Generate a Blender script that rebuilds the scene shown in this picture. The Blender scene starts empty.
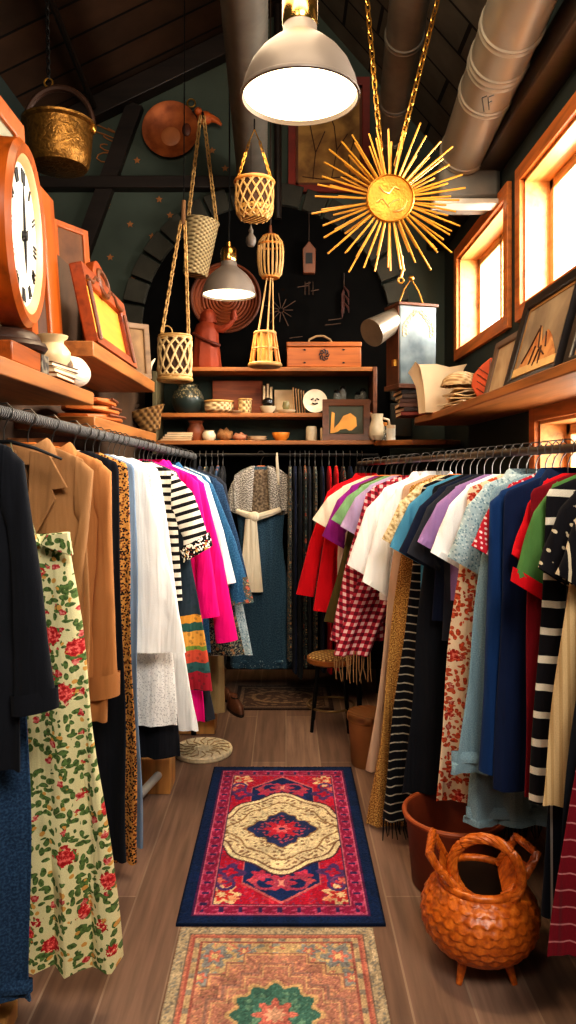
import bpy, math, random
import numpy as np
from mathutils import Vector, Matrix
R = math.radians
rnd = random.Random(7)
col = bpy.context.scene.collection
sc = bpy.context.scene

# ------------------------------------------------------------------ camera
F = 740.0; CX = 286.0; CY = 470.0; H = 1.5
def W(x, y, Z):
    return Vector(((x - CX) * Z / F, Z, H - (y - CY) * Z / F))
cam_d = bpy.data.cameras.new('camera'); cam = bpy.data.objects.new('camera', cam_d); col.objects.link(cam)
cam.location = (0, 0, H); cam.rotation_euler = (R(90), 0, 0)
cam_d.lens = F / 1024 * 36; cam_d.sensor_width = 36; cam_d.sensor_fit = 'AUTO'
cam_d.shift_x = (288 - CX) / 1024; cam_d.shift_y = (CY - 512) / 1024
cam_d.clip_start = 0.05
sc.camera = cam

# ------------------------------------------------------------------ colour + node helpers
def lin(v):
    v /= 255.0
    return v / 12.92 if v <= 0.04045 else ((v + 0.055) / 1.055) ** 2.4
def C(r, g, b): return (lin(r), lin(g), lin(b), 1.0)

class N:
    def __init__(s, name, rough=0.7, metal=0.0, spec=0.3):
        s.m = bpy.data.materials.new(name); s.m.use_nodes = True
        s.t = s.m.node_tree; s.t.nodes.clear()
        s.out = s.t.nodes.new('ShaderNodeOutputMaterial')
        s.b = s.t.nodes.new('ShaderNodeBsdfPrincipled')
        s.t.links.new(s.b.outputs[0], s.out.inputs[0])
        s.b.inputs['Roughness'].default_value = rough
        s.b.inputs['Metallic'].default_value = metal
        s.b.inputs['Specular IOR Level'].default_value = spec
        s.tc = None
    def set(s, sock, v):
        if hasattr(v, 'is_output'): s.t.links.new(v, sock)
        else: sock.default_value = v
    def coord(s, k='Object'):
        if s.tc is None: s.tc = s.t.nodes.new('ShaderNodeTexCoord')
        return s.tc.outputs[k]
    def map(s, v, scale=(1, 1, 1), rot=(0, 0, 0), loc=(0, 0, 0)):
        n = s.t.nodes.new('ShaderNodeMapping'); s.set(n.inputs[0], v)
        n.inputs['Scale'].default_value = scale; n.inputs['Rotation'].default_value = rot; n.inputs['Location'].default_value = loc
        return n.outputs[0]
    def noise(s, v, scale, detail=3, o=0):
        n = s.t.nodes.new('ShaderNodeTexNoise'); s.set(n.inputs['Vector'], v)
        n.inputs['Scale'].default_value = scale; n.inputs['Detail'].default_value = detail
        return n.outputs[o]
    def voro(s, v, scale, feat='F1', rand=1.0):
        n = s.t.nodes.new('ShaderNodeTexVoronoi'); n.feature = feat; s.set(n.inputs['Vector'], v)
        n.inputs['Scale'].default_value = scale; n.inputs['Randomness'].default_value = rand
        return n
    def wave(s, v, scale, dist=0, axis='X', dscale=1, prof='SIN'):
        n = s.t.nodes.new('ShaderNodeTexWave'); n.bands_direction = axis; n.wave_profile = prof; s.set(n.inputs['Vector'], v)
        n.inputs['Scale'].default_value = scale; n.inputs['Distortion'].default_value = dist; n.inputs['Detail Scale'].default_value = dscale
        return n.outputs[1]
    def math(s, op, a, b=0.0):
        n = s.t.nodes.new('ShaderNodeMath'); n.operation = op; s.set(n.inputs[0], a); s.set(n.inputs[1], b); return n.outputs[0]
    def mix(s, f, a, b, blend='MIX'):
        n = s.t.nodes.new('ShaderNodeMix'); n.data_type = 'RGBA'; n.blend_type = blend
        s.set(n.inputs[0], f); s.set(n.inputs[6], a); s.set(n.inputs[7], b); return n.outputs[2]
    def ramp(s, f, stops, interp='LINEAR'):
        n = s.t.nodes.new('ShaderNodeValToRGB'); s.set(n.inputs[0], f); cr = n.color_ramp; cr.interpolation = interp
        while len(cr.elements) < len(stops): cr.elements.new(0.5)
        for e, (p, c_) in zip(cr.elements, stops): e.position = p; e.color = c_
        return n.outputs[0]
    def sep(s, v):
        n = s.t.nodes.new('ShaderNodeSeparateXYZ'); s.set(n.inputs[0], v); return n.outputs
    def comb(s, x, y, z=0.0):
        n = s.t.nodes.new('ShaderNodeCombineXYZ'); s.set(n.inputs[0], x); s.set(n.inputs[1], y); s.set(n.inputs[2], z); return n.outputs[0]
    def distort(s, v, scale, amt):
        n = s.t.nodes.new('ShaderNodeVectorMath'); n.operation = 'MULTIPLY_ADD'
        s.set(n.inputs[0], s.noise(v, scale, 2, 1)); n.inputs[1].default_value = (amt, amt, amt); s.set(n.inputs[2], v); return n.outputs[0]
    def bump(s, h, strength=0.3, dist=0.01):
        n = s.t.nodes.new('ShaderNodeBump'); n.inputs['Strength'].default_value = strength; n.inputs['Distance'].default_value = dist
        s.set(n.inputs['Height'], h); s.t.links.new(n.outputs[0], s.b.inputs['Normal'])
    def base(s, c_): s.set(s.b.inputs['Base Color'], c_); return s

def dk(c_, k): return (c_[0] * k, c_[1] * k, c_[2] * k, 1.0)
MATS = {}
def plain(name, c_, rough=0.6, metal=0.0, spec=0.4, var=0.25, scale=9, bump=0.0):
    if name in MATS: return MATS[name]
    n = N(name, rough, metal, spec)
    f = n.noise(n.coord(), scale, 4)
    n.base(n.ramp(f, [(0.3, dk(c_, 1 - var)), (0.7, dk(c_, 1 + var * 0.5))]))
    if bump: n.bump(n.noise(n.coord(), scale * 6, 3), bump, 0.005)
    MATS[name] = n.m; return n.m
def wood(name, c_, rough=0.45, axis=0, sc_=1.0, var=0.45):
    if name in MATS: return MATS[name]
    n = N(name, rough, 0, 0.4)
    s = [14 * sc_, 14 * sc_, 14 * sc_]; s[axis] = 1.2 * sc_
    v = n.map(n.coord(), s)
    f = n.noise(n.distort(v, 1.0, 0.6), 2.0, 5)
    n.base(n.ramp(f, [(0.28, dk(c_, 1 - var)), (0.5, c_), (0.75, dk(c_, 1.25))]))
    n.bump(f, 0.15, 0.004)
    MATS[name] = n.m; return n.m
def glow(name, c_, strength):
    n = N(name); n.base(c_); n.b.inputs['Emission Color'].default_value = c_; n.b.inputs['Emission Strength'].default_value = strength
    return n.m
def weave(name, c1, c2, su=60, sv=60, coord='Object', rough=0.6, bump=0.8):
    if name in MATS: return MATS[name]
    n = N(name, rough, 0, 0.3)
    x, y, z = n.sep(n.coord(coord))
    if coord == 'UV': a, b_ = n.math('MULTIPLY', x, su), n.math('MULTIPLY', y, sv)
    else: a, b_ = n.math('MULTIPLY', n.math('ADD', x, y), su), n.math('MULTIPLY', z, sv)
    f = n.math('MULTIPLY', n.math('SINE', a), n.math('SINE', b_))
    f = n.math('MULTIPLY_ADD', f, 0.5); n.t.nodes[-1].inputs[2].default_value = 0.5
    g = n.noise(n.coord(), 30, 3)
    n.base(n.mix(n.math('MULTIPLY', g, 0.5), n.ramp(f, [(0.15, c2), (0.6, c1)]), dk(c1, 0.6)))
    n.bump(f, bump, 0.01)
    MATS[name] = n.m; return n.m

# ------------------------------------------------------------------ fabric patterns (UV in metres)
def fabric(name, kind, *cs, p=None, fold=0.5, rough=0.85):
    if name in MATS: return MATS[name]
    if isinstance(p, (int, float)): p = (p,)
    n = N(name, rough, 0, 0.15)
    uv = n.coord('UV'); u, v, _ = n.sep(uv)
    base = cs[0]
    if kind == 'solid': c_ = base
    elif kind == 'hstripe':   # p = period, duty
        f = n.math('FRACT', n.math('ADD', n.math('DIVIDE', v, p[0]), n.math('MULTIPLY', n.noise(uv, 5), 0.25)))
        c_ = n.mix(n.math('LESS_THAN', f, p[1]), cs[1], cs[0])
    elif kind == 'vstripe':
        f = n.math('FRACT', n.math('DIVIDE', u, p[0])); c_ = n.mix(n.math('LESS_THAN', f, p[1]), cs[1], cs[0])
    elif kind == 'plaid':
        fu = n.math('LESS_THAN', n.math('FRACT', n.math('DIVIDE', u, p[0])), 0.5)
        fv = n.math('LESS_THAN', n.math('FRACT', n.math('DIVIDE', v, p[0])), 0.5)
        s_ = n.math('MULTIPLY', n.math('ADD', fu, fv), 0.5)
        c_ = n.ramp(s_, [(0.0, cs[0]), (0.5, cs[1]), (1.0, cs[2])])
    elif kind == 'floral':    # bg, petal, leaf, accent ; p = scale
        d = n.distort(uv, 40, 0.012)
        v1 = n.voro(d, p[0], rand=.75); v2 = n.voro(n.map(d, (1, .6, 1), (0, 0, .7)), p[0] * 5.0); v3 = n.voro(n.map(d, loc=(3.3, 1.7, 0)), p[0] * 3.1); v4 = n.voro(n.map(d, (.55, 1, 1), (0, 0, .5), (1, 4, 0)), p[0] * 4.4)
        nz = n.noise(uv, p[0] * 9, 2)
        c_ = base
        for vx, th, ch in ((v2, .42, 0), (v4, .40, 1)):
            leaf = n.math('MULTIPLY', n.math('LESS_THAN', vx.outputs[0], th), n.math('GREATER_THAN', n.sep(vx.outputs[1])[ch], 0.22))
            c_ = n.mix(leaf, c_, n.ramp(nz, [(.4, cs[2]), (.6, dk(cs[2], 2.2))]))
        acc = n.math('MULTIPLY', n.math('LESS_THAN', v3.outputs[0], 0.26), n.math('GREATER_THAN', n.sep(v3.outputs[1])[1], 0.45))
        c_ = n.mix(acc, c_, cs[3])
        v5 = n.voro(n.map(d, loc=(7.1, 2.9, 0)), p[0] * 2.1)
        sm = n.math('MULTIPLY', n.math('LESS_THAN', n.math('ADD', v5.outputs[0], n.math('MULTIPLY', n.math('SUBTRACT', nz, .5), .4)), .25), n.math('GREATER_THAN', n.sep(v5.outputs[1])[0], 0.4))
        c_ = n.mix(sm, c_, n.ramp(nz, [(.4, dk(cs[1], .8)), (.6, (min(1, cs[1][0] * 1.2 + .08), cs[1][1] * 2 + .2, cs[1][2] * 2 + .16, 1))]))
        pd = n.math('ADD', v1.outputs[0], n.math('MULTIPLY', n.math('SUBTRACT', nz, .5), .35))
        pet = n.math('MULTIPLY', n.math('LESS_THAN', pd, 0.30), n.math('GREATER_THAN', n.sep(v1.outputs[1])[2], 0.12))
        lt = (min(1, cs[1][0] * 1.5 + .1), cs[1][1] * 2 + .16, cs[1][2] * 2 + .12, 1)
        c_ = n.mix(pet, c_, n.ramp(nz, [(0.36, dk(cs[1], .6)), (0.47, cs[1]), (0.62, lt)]))
    elif kind == 'speckle':   # bg, spots ; p = scale, thresh
        f = n.voro(uv, p[0]); c_ = n.mix(n.math('LESS_THAN', f.outputs[0], p[1]), cs[0], cs[1])
        if len(cs) > 2:
            g = n.voro(n.map(uv, loc=(5, 2, 0)), p[0] * 0.8); c_ = n.mix(n.math('LESS_THAN', g.outputs[0], p[1] * .8), c_, cs[2])
    elif kind == 'dots':
        f = n.voro(uv, p[0], rand=0.15); c_ = n.mix(n.math('LESS_THAN', f.outputs[0], p[1]), cs[0], cs[1])
    elif kind == 'tweed':
        c_ = n.ramp(n.noise(uv, p[0], 4), [(0.38, cs[0]), (0.5, cs[1]), (0.62, cs[2])])
    elif kind == 'bands':     # list of (pos, colour), p = (v0, v1)
        f = n.math('DIVIDE', n.math('SUBTRACT', v, p[0]), p[1] - p[0])
        f = n.math('ADD', f, n.math('MULTIPLY', n.math('SUBTRACT', n.noise(uv, 30), 0.5), 0.02))
        c_ = n.ramp(f, list(cs), 'CONSTANT')
        g = n.voro(uv, 45); c_ = n.mix(n.math('MULTIPLY', n.math('LESS_THAN', g.outputs[0], 0.3), 0.4), c_, (0.01, 0.03, 0.03, 1))
    vv = n.map(uv, (11, 1.1, 1))
    fo = n.math('ADD', n.noise(n.distort(vv, 0.8, 0.9), 1.0, 3), n.math('MULTIPLY', n.noise(n.distort(n.map(uv, (7, 4, 1), loc=(2, 1, 0)), 1.2, .8), 1.0, 2), .5))
    fine = n.noise(uv, 450, 1)
    c_ = n.mix(0.35, c_, n.mix(1.0, c_, n.ramp(fine, [(0.3, (0.65, 0.65, 0.65, 1)), (0.7, (1.2, 1.2, 1.2, 1))]), 'MULTIPLY'))
    n.base(c_)
    n.bump(n.math('ADD', fo, n.math('MULTIPLY', fine, 0.03)), min(1, fold * 1.5), 0.05)
    n.b.inputs['Sheen Weight'].default_value = 0.04
    MATS[name] = n.m; return n.m

# ------------------------------------------------------------------ mesh builder
class MB:
    def __init__(s): s.v = []; s.f = []; s.uv = []
    def add(s, vs, fs, uvs=None):
        o = len(s.v); s.v += [tuple(v) for v in vs]; s.f += [tuple(i + o for i in f) for f in fs]
        s.uv += list(uvs) if uvs is not None else [(v[0] + v[1], v[2]) for v in vs]
        return s
    def box(s, c_, d, rz=0, M=None):
        x, y, z = d[0] / 2, d[1] / 2, d[2] / 2
        vs = [Vector((sx * x, sy * y, sz * z)) for sx in (-1, 1) for sy in (-1, 1) for sz in (-1, 1)]
        m = M if M is not None else Matrix.Rotation(rz, 3, 'Z')
        vs = [m @ v + Vector(c_) for v in vs]
        return s.add(vs, [(0, 1, 3, 2), (4, 6, 7, 5), (0, 4, 5, 1), (2, 3, 7, 6), (0, 2, 6, 4), (1, 5, 7, 3)])
    def bb(s, lo, hi): return s.box([(a + b) / 2 for a, b in zip(lo, hi)], [abs(b - a) for a, b in zip(lo, hi)])
    def loft(s, rings, closed=True, caps=(False, False), uvs=None):
        n = len(rings[0]); vs = [p for r in rings for p in r]; fs = []
        m = n if closed else n - 1
        for i in range(len(rings) - 1):
            for j in range(m):
                k = (j + 1) % n; fs.append((i * n + j, i * n + k, (i + 1) * n + k, (i + 1) * n + j))
        if caps[0]: fs.append(tuple(range(n - 1, -1, -1)))
        if caps[1]: fs.append(tuple((len(rings) - 1) * n + j for j in range(n)))
        return s.add(vs, fs, uvs)
    def lathe(s, prof, c_=(0, 0, 0), n=28, M=None, caps=(True, True), sq=(1, 1), rf=None):
        rings = []; uvs = []; L = 0
        for i, (r, z) in enumerate(prof):
            if i: L += math.hypot(r - prof[i - 1][0], z - prof[i - 1][1])
            ring = []
            for j in range(n):
                a = 2 * math.pi * j / n; rr = r * (rf(a, z, i) if rf else 1)
                p = Vector((rr * math.cos(a) * sq[0], rr * math.sin(a) * sq[1], z))
                if M is not None: p = M @ p
                ring.append(p + Vector(c_)); uvs.append((j / n, L))
            rings.append(ring)
        return s.loft(rings, True, caps, uvs)
    def tube(s, pts, r, n=8, closed=False, caps=True):
        pts = [Vector(p) for p in pts]; rs = r if isinstance(r, (list, tuple)) else [r] * len(pts)
        m = len(pts); rings = []; uvs = []; L = 0; up = None
        for i, p in enumerate(pts):
            t = (pts[(i + 1) % m] - pts[i - 1]) if closed else (pts[min(i + 1, m - 1)] - pts[max(i - 1, 0)])
            t = t.normalized() if t.length > 1e-9 else Vector((0, 0, 1))
            if up is None: up = t.orthogonal().normalized()
            up = (up - t * up.dot(t)); up = up.normalized() if up.length > 1e-6 else t.orthogonal().normalized()
            b_ = t.cross(up)
            if i: L += (p - pts[i - 1]).length
            rings.append([p + (up * math.cos(2 * math.pi * j / n) + b_ * math.sin(2 * math.pi * j / n)) * rs[i] for j in range(n)])
            uvs += [(j / n, L) for j in range(n)]
        if closed:
            rings.append(rings[0]); uvs += [(j / n, L) for j in range(n)]
            return s.loft(rings, True, (False, False), uvs)
        return s.loft(rings, True, (caps, caps), uvs)
    def sphere(s, c_, r, n=16, m=10):
        r3 = r if isinstance(r, (list, tuple)) else (r, r, r)
        rings = [[Vector((c_[0] + r3[0] * max(math.sin(math.pi * i / m), 1e-3) * math.cos(2 * math.pi * j / n), c_[1] + r3[1] * max(math.sin(math.pi * i / m), 1e-3) * math.sin(2 * math.pi * j / n), c_[2] - r3[2] * math.cos(math.pi * i / m))) for j in range(n)] for i in range(m + 1)]
        return s.loft(rings)
    def prism(s, poly, lo, hi, plane='XZ'):
        # poly list of 2-D points, extruded on the third axis
        def P(a, b, c_): return {'XZ': (a, c_, b), 'XY': (a, b, c_), 'YZ': (c_, a, b)}[plane]
        n = len(poly); vs = [P(a, b, lo) for a, b in poly] + [P(a, b, hi) for a, b in poly]
        fs = [tuple(range(n)), tuple(range(2 * n - 1, n - 1, -1))] + [(i, i + n, (i + 1) % n + n, (i + 1) % n) for i in range(n)]
        return s.add(vs, fs)
    def chain(s, p0, p1, link=0.034, r=0.0035, wd=0.009):
        p0, p1 = Vector(p0), Vector(p1); d = p1 - p0; k = max(2, int(d.length / (link * 0.72))); t = d.normalized()
        a = t.orthogonal().normalized(); b_ = t.cross(a)
        for i in range(k):
            c_ = p0 + d * ((i + 0.5) / k); w = a if i % 2 else b_
            h = link / 2 - wd
            pts = []
            for q in range(5): g = math.pi * q / 4; pts.append(c_ + t * (h + wd * math.sin(g)) + w * wd * math.cos(g))
            for q in range(5): g = math.pi * q / 4; pts.append(c_ - t * (h + wd * math.sin(g)) - w * wd * math.cos(g))
            s.tube(pts, r, 5, True)
        return s
    def build(s, name, mat, parent=None, world=False, bevel=0.0, sharp=40, colors=None):
        off = Vector((0, 0, 0))
        if world and parent is not None: off = parent.location
        me = bpy.data.meshes.new(name)
        me.from_pydata([(v[0] - off.x, v[1] - off.y, v[2] - off.z) for v in s.v], [], s.f)
        import bmesh
        bm = bmesh.new(); bm.from_mesh(me); bmesh.ops.recalc_face_normals(bm, faces=bm.faces); bm.to_mesh(me); bm.free()
        ul = me.uv_layers.new(name='UVMap')
        idx = np.empty(len(me.loops), dtype=np.int32); me.loops.foreach_get('vertex_index', idx)
        ul.data.foreach_set('uv', np.array(s.uv, dtype=np.float32)[idx].ravel())
        me.polygons.foreach_set('use_smooth', np.ones(len(me.polygons), dtype=bool))
        me.set_sharp_from_angle(angle=R(sharp))
        if colors is not None:
            at = me.color_attributes.new('Col', 'FLOAT_COLOR', 'POINT'); at.data.foreach_set('color', np.asarray(colors, dtype=np.float32).ravel())
        me.materials.append(mat)
        o = bpy.data.objects.new(name, me); col.objects.link(o)
        if parent is not None: o.parent = parent
        if bevel:
            md = o.modifiers.new('bevel', 'BEVEL'); md.width = bevel; md.segments = 2; md.limit_method = 'ANGLE'
        return o

def tag(o, label, cat, group=None, kind=None):
    if label: o['label'] = label
    if cat: o['category'] = cat
    if group: o['group'] = group
    if kind: o['kind'] = kind
    return o
def thing(name, label, cat, loc=(0, 0, 0), rot=(0, 0, 0), group=None):
    o = bpy.data.objects.new(name, None); col.objects.link(o); o.empty_display_size = 0.05
    o.location = loc; o.rotation_euler = rot
    return tag(o, label, cat, group)
def struct(name, mb, mat, parent=None, bevel=0):
    o = mb.build(name, mat, parent, bevel=bevel)
    if parent is None: o['kind'] = 'structure'
    return o
def copy_tree(o, parent=None):
    c_ = o.copy(); col.objects.link(c_); c_.parent = parent
    for ch in list(o.children): copy_tree(ch, c_)
    return c_

# ------------------------------------------------------------------ materials
OAK = wood('honey oak shelf', C(150, 94, 46), axis=1)
OAKX = wood('honey oak back shelf', C(150, 92, 44), axis=0)
ORANGE = wood('orange varnished wood', C(156, 74, 16), axis=2, rough=0.35)
ORANGEY = wood('orange varnished wood along', C(150, 74, 18), axis=1, rough=0.35)
DARKW = wood('dark beam wood', C(34, 24, 18), axis=0)
BROWNW = wood('brown carved wood', C(98, 52, 24), axis=2)
WINW = wood('window casing wood', C(188, 106, 44), axis=1)
BLACKM = plain('black iron', C(24, 22, 21), 0.45, 0.6)
CHROME = plain('steel wire', C(170, 168, 165), 0.3, 0.9, var=0.15)
BRASS = plain('brass', C(190, 140, 62), 0.3, 0.9, var=0.3)
GOLD = plain('gold painted wood', C(190, 132, 42), 0.35, 0.35, var=0.3)
BONE = plain('cream ceramic', C(205, 190, 160), 0.4)
CREAMP = plain('cream paper', C(222, 196, 158), 0.8, var=0.15)
TERRA = plain('terracotta', C(150, 62, 30), 0.6, bump=0.2)
ROPE = weave('rope', C(196, 168, 120), C(110, 84, 50), 300, 300)
CORD = plain('dark cord', C(52, 36, 24), 0.8)

# ------------------------------------------------------------------ room shell
def floor_mat():
    n = N('plank floor', 0.42, 0, 0.4)
    v = n.map(n.coord(), rot=(0, 0, R(90)))
    b = n.t.nodes.new('ShaderNodeTexBrick'); n.set(b.inputs['Vector'], v)
    b.inputs['Scale'].default_value = 1; b.inputs['Brick Width'].default_value = 1.9; b.inputs['Row Height'].default_value = 0.175
    b.inputs['Mortar Size'].default_value = 0.0035; b.offset = 0.37; b.inputs['Bias'].default_value = 0
    b.inputs['Color1'].default_value = C(140, 114, 98); b.inputs['Color2'].default_value = C(116, 92, 78); b.inputs['Mortar'].default_value = C(150, 128, 110)
    g = n.noise(n.distort(n.map(n.coord(), (26, 1.6, 1)), 0.7, 0.8), 1.5, 6)
    c_ = n.mix(0.75, b.outputs[0], n.mix(1.0, b.outputs[0], n.ramp(g, [(0.3, (0.55, 0.52, 0.5, 1)), (0.65, (1.25, 1.2, 1.15, 1))]), 'MULTIPLY'))
    n.base(c_); n.bump(n.math('ADD', n.math('MULTIPLY', g, 0.3), n.math('MULTIPLY', b.outputs[1], -1)), 0.25, 0.006)
    return n.m
def brick_mat(name, c1, c2, mort, bw, rh, ms, rot=(0, 0, 0), rough=0.7, off=0.0):
    n = N(name, rough, 0, 0.2)
    b = n.t.nodes.new('ShaderNodeTexBrick'); n.set(b.inputs['Vector'], n.map(n.coord(), rot=rot))
    b.inputs['Scale'].default_value = 1; b.inputs['Brick Width'].default_value = bw; b.inputs['Row Height'].default_value = rh; b.inputs['Mortar Size'].default_value = ms; b.offset = off
    b.inputs['Color1'].default_value = c1; b.inputs['Color2'].default_value = c2; b.inputs['Mortar'].default_value = mort
    g = n.noise(n.coord(), 5, 5)
    n.base(n.mix(0.6, b.outputs[0], n.mix(1.0, b.outputs[0], n.ramp(g, [(0.3, (0.5, 0.5, 0.5, 1)), (0.7, (1.2, 1.2, 1.2, 1))]), 'MULTIPLY')))
    n.bump(n.math('MULTIPLY', b.outputs[1], -1), 0.5, 0.01)
    return n.m
WALLT = plain('teal plaster', C(64, 72, 62), 0.85, var=0.22, scale=3, bump=0.1)
WALLR = plain('dark green plaster', C(40, 50, 45), 0.85, var=0.25, scale=3, bump=0.1)
struct('floor', MB().bb((-1.9, -1.0, -0.06), (1.4, 5.75, 0)), floor_mat())
RX, RH, LEX, LEH, REX, REH = 0.15, 5.05, -1.92, 4.04, 1.27, 3.78
gable = [(-1.92, 0), (1.27, 0), (REX, REH), (RX, RH), (LEX, LEH)]
wb = struct('wall_back', MB().prism(gable, 5.6, 5.7), WALLT)
struct('wall_front', MB().prism(gable, -1.0, -0.9), plain('pale plaster', C(190, 175, 150), 0.9))
struct('wall_left', MB().bb((-1.92, -0.9, 0), (-1.06, 5.6, 2.5)), plain('brown plaster', C(72, 52, 36), 0.9))
struct('wall_left', MB().bb((-1.98, -0.9, 2.5), (-1.86, 5.6, 4.1)), WALLR)
ceil_l = brick_mat('brown ceiling planks', C(64, 43, 28), C(50, 35, 24), C(14, 10, 7), 5.0, 0.30, 0.012)
ceil_r = brick_mat('grey ceiling tiles', C(104, 94, 80), C(88, 80, 68), C(34, 30, 26), 0.42, 0.30, 0.010, off=0.5)
struct('ceiling', MB().add([(LEX - .06, -1, LEH - .03), (RX, -1, RH), (RX, 5.7, RH), (LEX - .06, 5.7, LEH - .03), (LEX - .06, -1, LEH + .03), (RX, -1, RH + .06), (RX, 5.7, RH + .06), (LEX - .06, 5.7, LEH + .03)], [(0, 1, 2, 3), (4, 5, 6, 7), (0, 1, 5, 4), (1, 2, 6, 5), (2, 3, 7, 6), (3, 0, 4, 7)]), ceil_l)
struct('ceiling', MB().add([(RX, -1, RH), (REX + .15, -1, REH - .17), (REX + .15, 5.7, REH - .17), (RX, 5.7, RH), (RX, -1, RH + .06), (REX + .15, -1, REH - .11), (REX + .15, 5.7, REH - .11), (RX, 5.7, RH + .06)], [(0, 1, 2, 3), (4, 5, 6, 7), (0, 1, 5, 4), (1, 2, 6, 5), (2, 3, 7, 6), (3, 0, 4, 7)]), ceil_r)
# right wall with window openings
XW = 1.2
holes = [(4.0, 5.1, 2.33, 2.96), (2.3, 3.72, 2.33, 2.96), (2.3, 3.5, 1.28, 1.73)]
ys = [-0.9, 2.3, 3.5, 3.72, 4.0, 5.1, 5.6]; zs = [0, 1.28, 1.73, 2.33, 2.96, 3.8]
mb = MB()
for a, b in zip(ys, ys[1:]):
    for c0, d in zip(zs, zs[1:]):
        if any(a >= h[0] - 1e-6 and b <= h[1] + 1e-6 and c0 >= h[2] - 1e-6 and d <= h[3] + 1e-6 for h in holes): continue
        mb.bb((XW, a, c0), (XW + .18, b, d))
struct('wall_right', mb, WALLR)
gl = N('window glass', 0.03); gl.t.nodes.remove(gl.b)
tr = gl.t.nodes.new('ShaderNodeBsdfTransparent'); gs = gl.t.nodes.new('ShaderNodeBsdfGlossy'); gs.inputs['Roughness'].default_value = 0.05
mx = gl.t.nodes.new('ShaderNodeMixShader'); mx.inputs[0].default_value = 0.06; gl.t.links.new(tr.outputs[0], mx.inputs[1]); gl.t.links.new(gs.outputs[0], mx.inputs[2]); gl.t.links.new(mx.outputs[0], gl.out.inputs[0])
GLASS = gl.m
for i, (y0, y1, z0, z1) in enumerate(holes):
    w = thing('window_%d' % (i + 1), None, None, (XW, (y0 + y1) / 2, z0)); w['kind'] = 'structure'
    m = MB(); t = 0.075
    for a, b in (((y0 - t, z0 - t), (y0, z1 + t)), ((y1, z0 - t), (y1 + t, z1 + t)), ((y0, z0 - t), (y1, z0)), ((y0, z1), (y1, z1 + t))):
        m.bb((XW - .028, a[0], a[1]), (XW, b[0], b[1]))
    m.build('window_frame', WINW, w, True, bevel=.004)
    m = MB(); e = 0.015
    for a, b in (((y0, z0), (y0 + e, z1)), ((y1 - e, z0), (y1, z1)), ((y0, z0), (y1, z0 + e)), ((y0, z1 - e), (y1, z1))):
        m.bb((XW - .002, a[0], a[1]), (XW + .18, b[0], b[1]))
    m.build('window_reveal', wood('pale reveal wood', C(214, 150, 84), axis=1), w, True)
    m = MB(); q = .05; k = 2 if i else 2
    m.bb((XW + .12, y0 + e, z0 + e), (XW + .155, y0 + e + q, z1 - e)); m.bb((XW + .12, y1 - e - q, z0 + e), (XW + .155, y1 - e, z1 - e))
    m.bb((XW + .12, y0 + e, z0 + e), (XW + .155, y1 - e, z0 + e + q)); m.bb((XW + .12, y0 + e, z1 - e - q), (XW + .155, y1 - e, z1 - e))
    ym = (y0 + y1) / 2; m.bb((XW + .12, ym - .02, z0 + e), (XW + .155, ym + .02, z1 - e))
    m.build('sash', wood('pale sash wood', C(206, 158, 104), axis=1), w, True, bevel=.004)
    for s_ in (0, 1):
        a, b = (y0 + e + q, ym - .02) if s_ == 0 else (ym + .02, y1 - e - q)
        MB().bb((XW + .135, a, z0 + e + q), (XW + .139, b, z1 - e - q)).build('pane', GLASS, w, True)
struct('trim_1', MB().bb((1.06, -0.8, 3.16), (1.2, 5.6, 3.3)), DARKW, bevel=.01)                        # beam over the windows
struct('trim_2', MB().bb((-1.84, 5.5, 3.60), (-0.2, 5.6, 3.69)), DARKW, bevel=.006)                     # tie beam
def bar(a, b, w, d):
    a, b = Vector(a), Vector(b); t = (b - a); M = t.to_track_quat('X', 'Z').to_matrix(); return MB().box((a + b) / 2, (t.length, d, w), M=M)
struct('trim_3', bar((-1.84, 5.53, 3.99), (-0.25, 5.53, 4.76), .15, .12), DARKW, bevel=.006)             # rafter
struct('trim_4', bar((-1.13, 5.56, 4.24), (-1.56, 5.56, 3.05), .12, .07), DARKW)                          # brace
struct('trim_5', MB().tube([(-.06, 5.45, 3.35), (-.06, 5.45, 4.92)], .028, 10), DARKW)                    # iron post
struct('trim_6', MB().tube([(-1.41, 5.42, 4.17), (-1.33, 3.9, 4.2)], .022, 8), DARKW)                     # ceiling rod
# arch of blocks and black niche
AX, AZ, AR = -0.15, 2.56, 0.93
arch = thing('trim_7', None, None, (AX, 5.58, AZ)); arch['kind'] = 'structure'
STONE = plain('painted arch stone', C(50, 47, 37), 0.85, bump=0.3)
m = MB(); NB = 17
for i in range(NB):
    a0 = math.pi * i / NB + .012; a1 = math.pi * (i + 1) / NB - .012; seg = []
    for r_ in (AR, AR + .16):
        seg.append([(r_ * math.cos(a0 + (a1 - a0) * q / 3), r_ * math.sin(a0 + (a1 - a0) * q / 3)) for q in range(4)])
    m.prism(seg[0] + seg[1][::-1], -.05 - .01 * (i % 2), .02)
for s_ in (-1, 1):
    for k in range(3): m.bb((s_ * AR if s_ > 0 else -AR - .16, -.05 - .01 * (k % 2), -.27 * (k + 1)), (s_ * AR + .16 if s_ > 0 else -AR, .02, -.27 * k - .02))
m.build('arch_blocks', STONE, arch, bevel=.006)
nich = [(AR * math.cos(math.pi * i / 32), AR * math.sin(math.pi * i / 32)) for i in range(33)] + [(-AR, -2.5), (AR, -2.5)]
MB().prism(nich, -.012, .02).build('niche_panel', plain('blackboard', C(12, 11, 10), 0.95, spec=.05, var=.3), arch)
CHALK = plain('chalk', C(72, 52, 40), 0.9)
m = MB()
for i in range(11):
    a = i * math.pi * 2 / 11; l = .13 if i % 2 else .09
    c_ = W(281, 310, 5.56); m.tube([(c_.x + .015 * math.cos(a) - AX, -.016, c_.z + .015 * math.sin(a) - AZ), (c_.x + l * math.cos(a) - AX, -.016, c_.z + l * math.sin(a) - AZ)], .004, 5)
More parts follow.
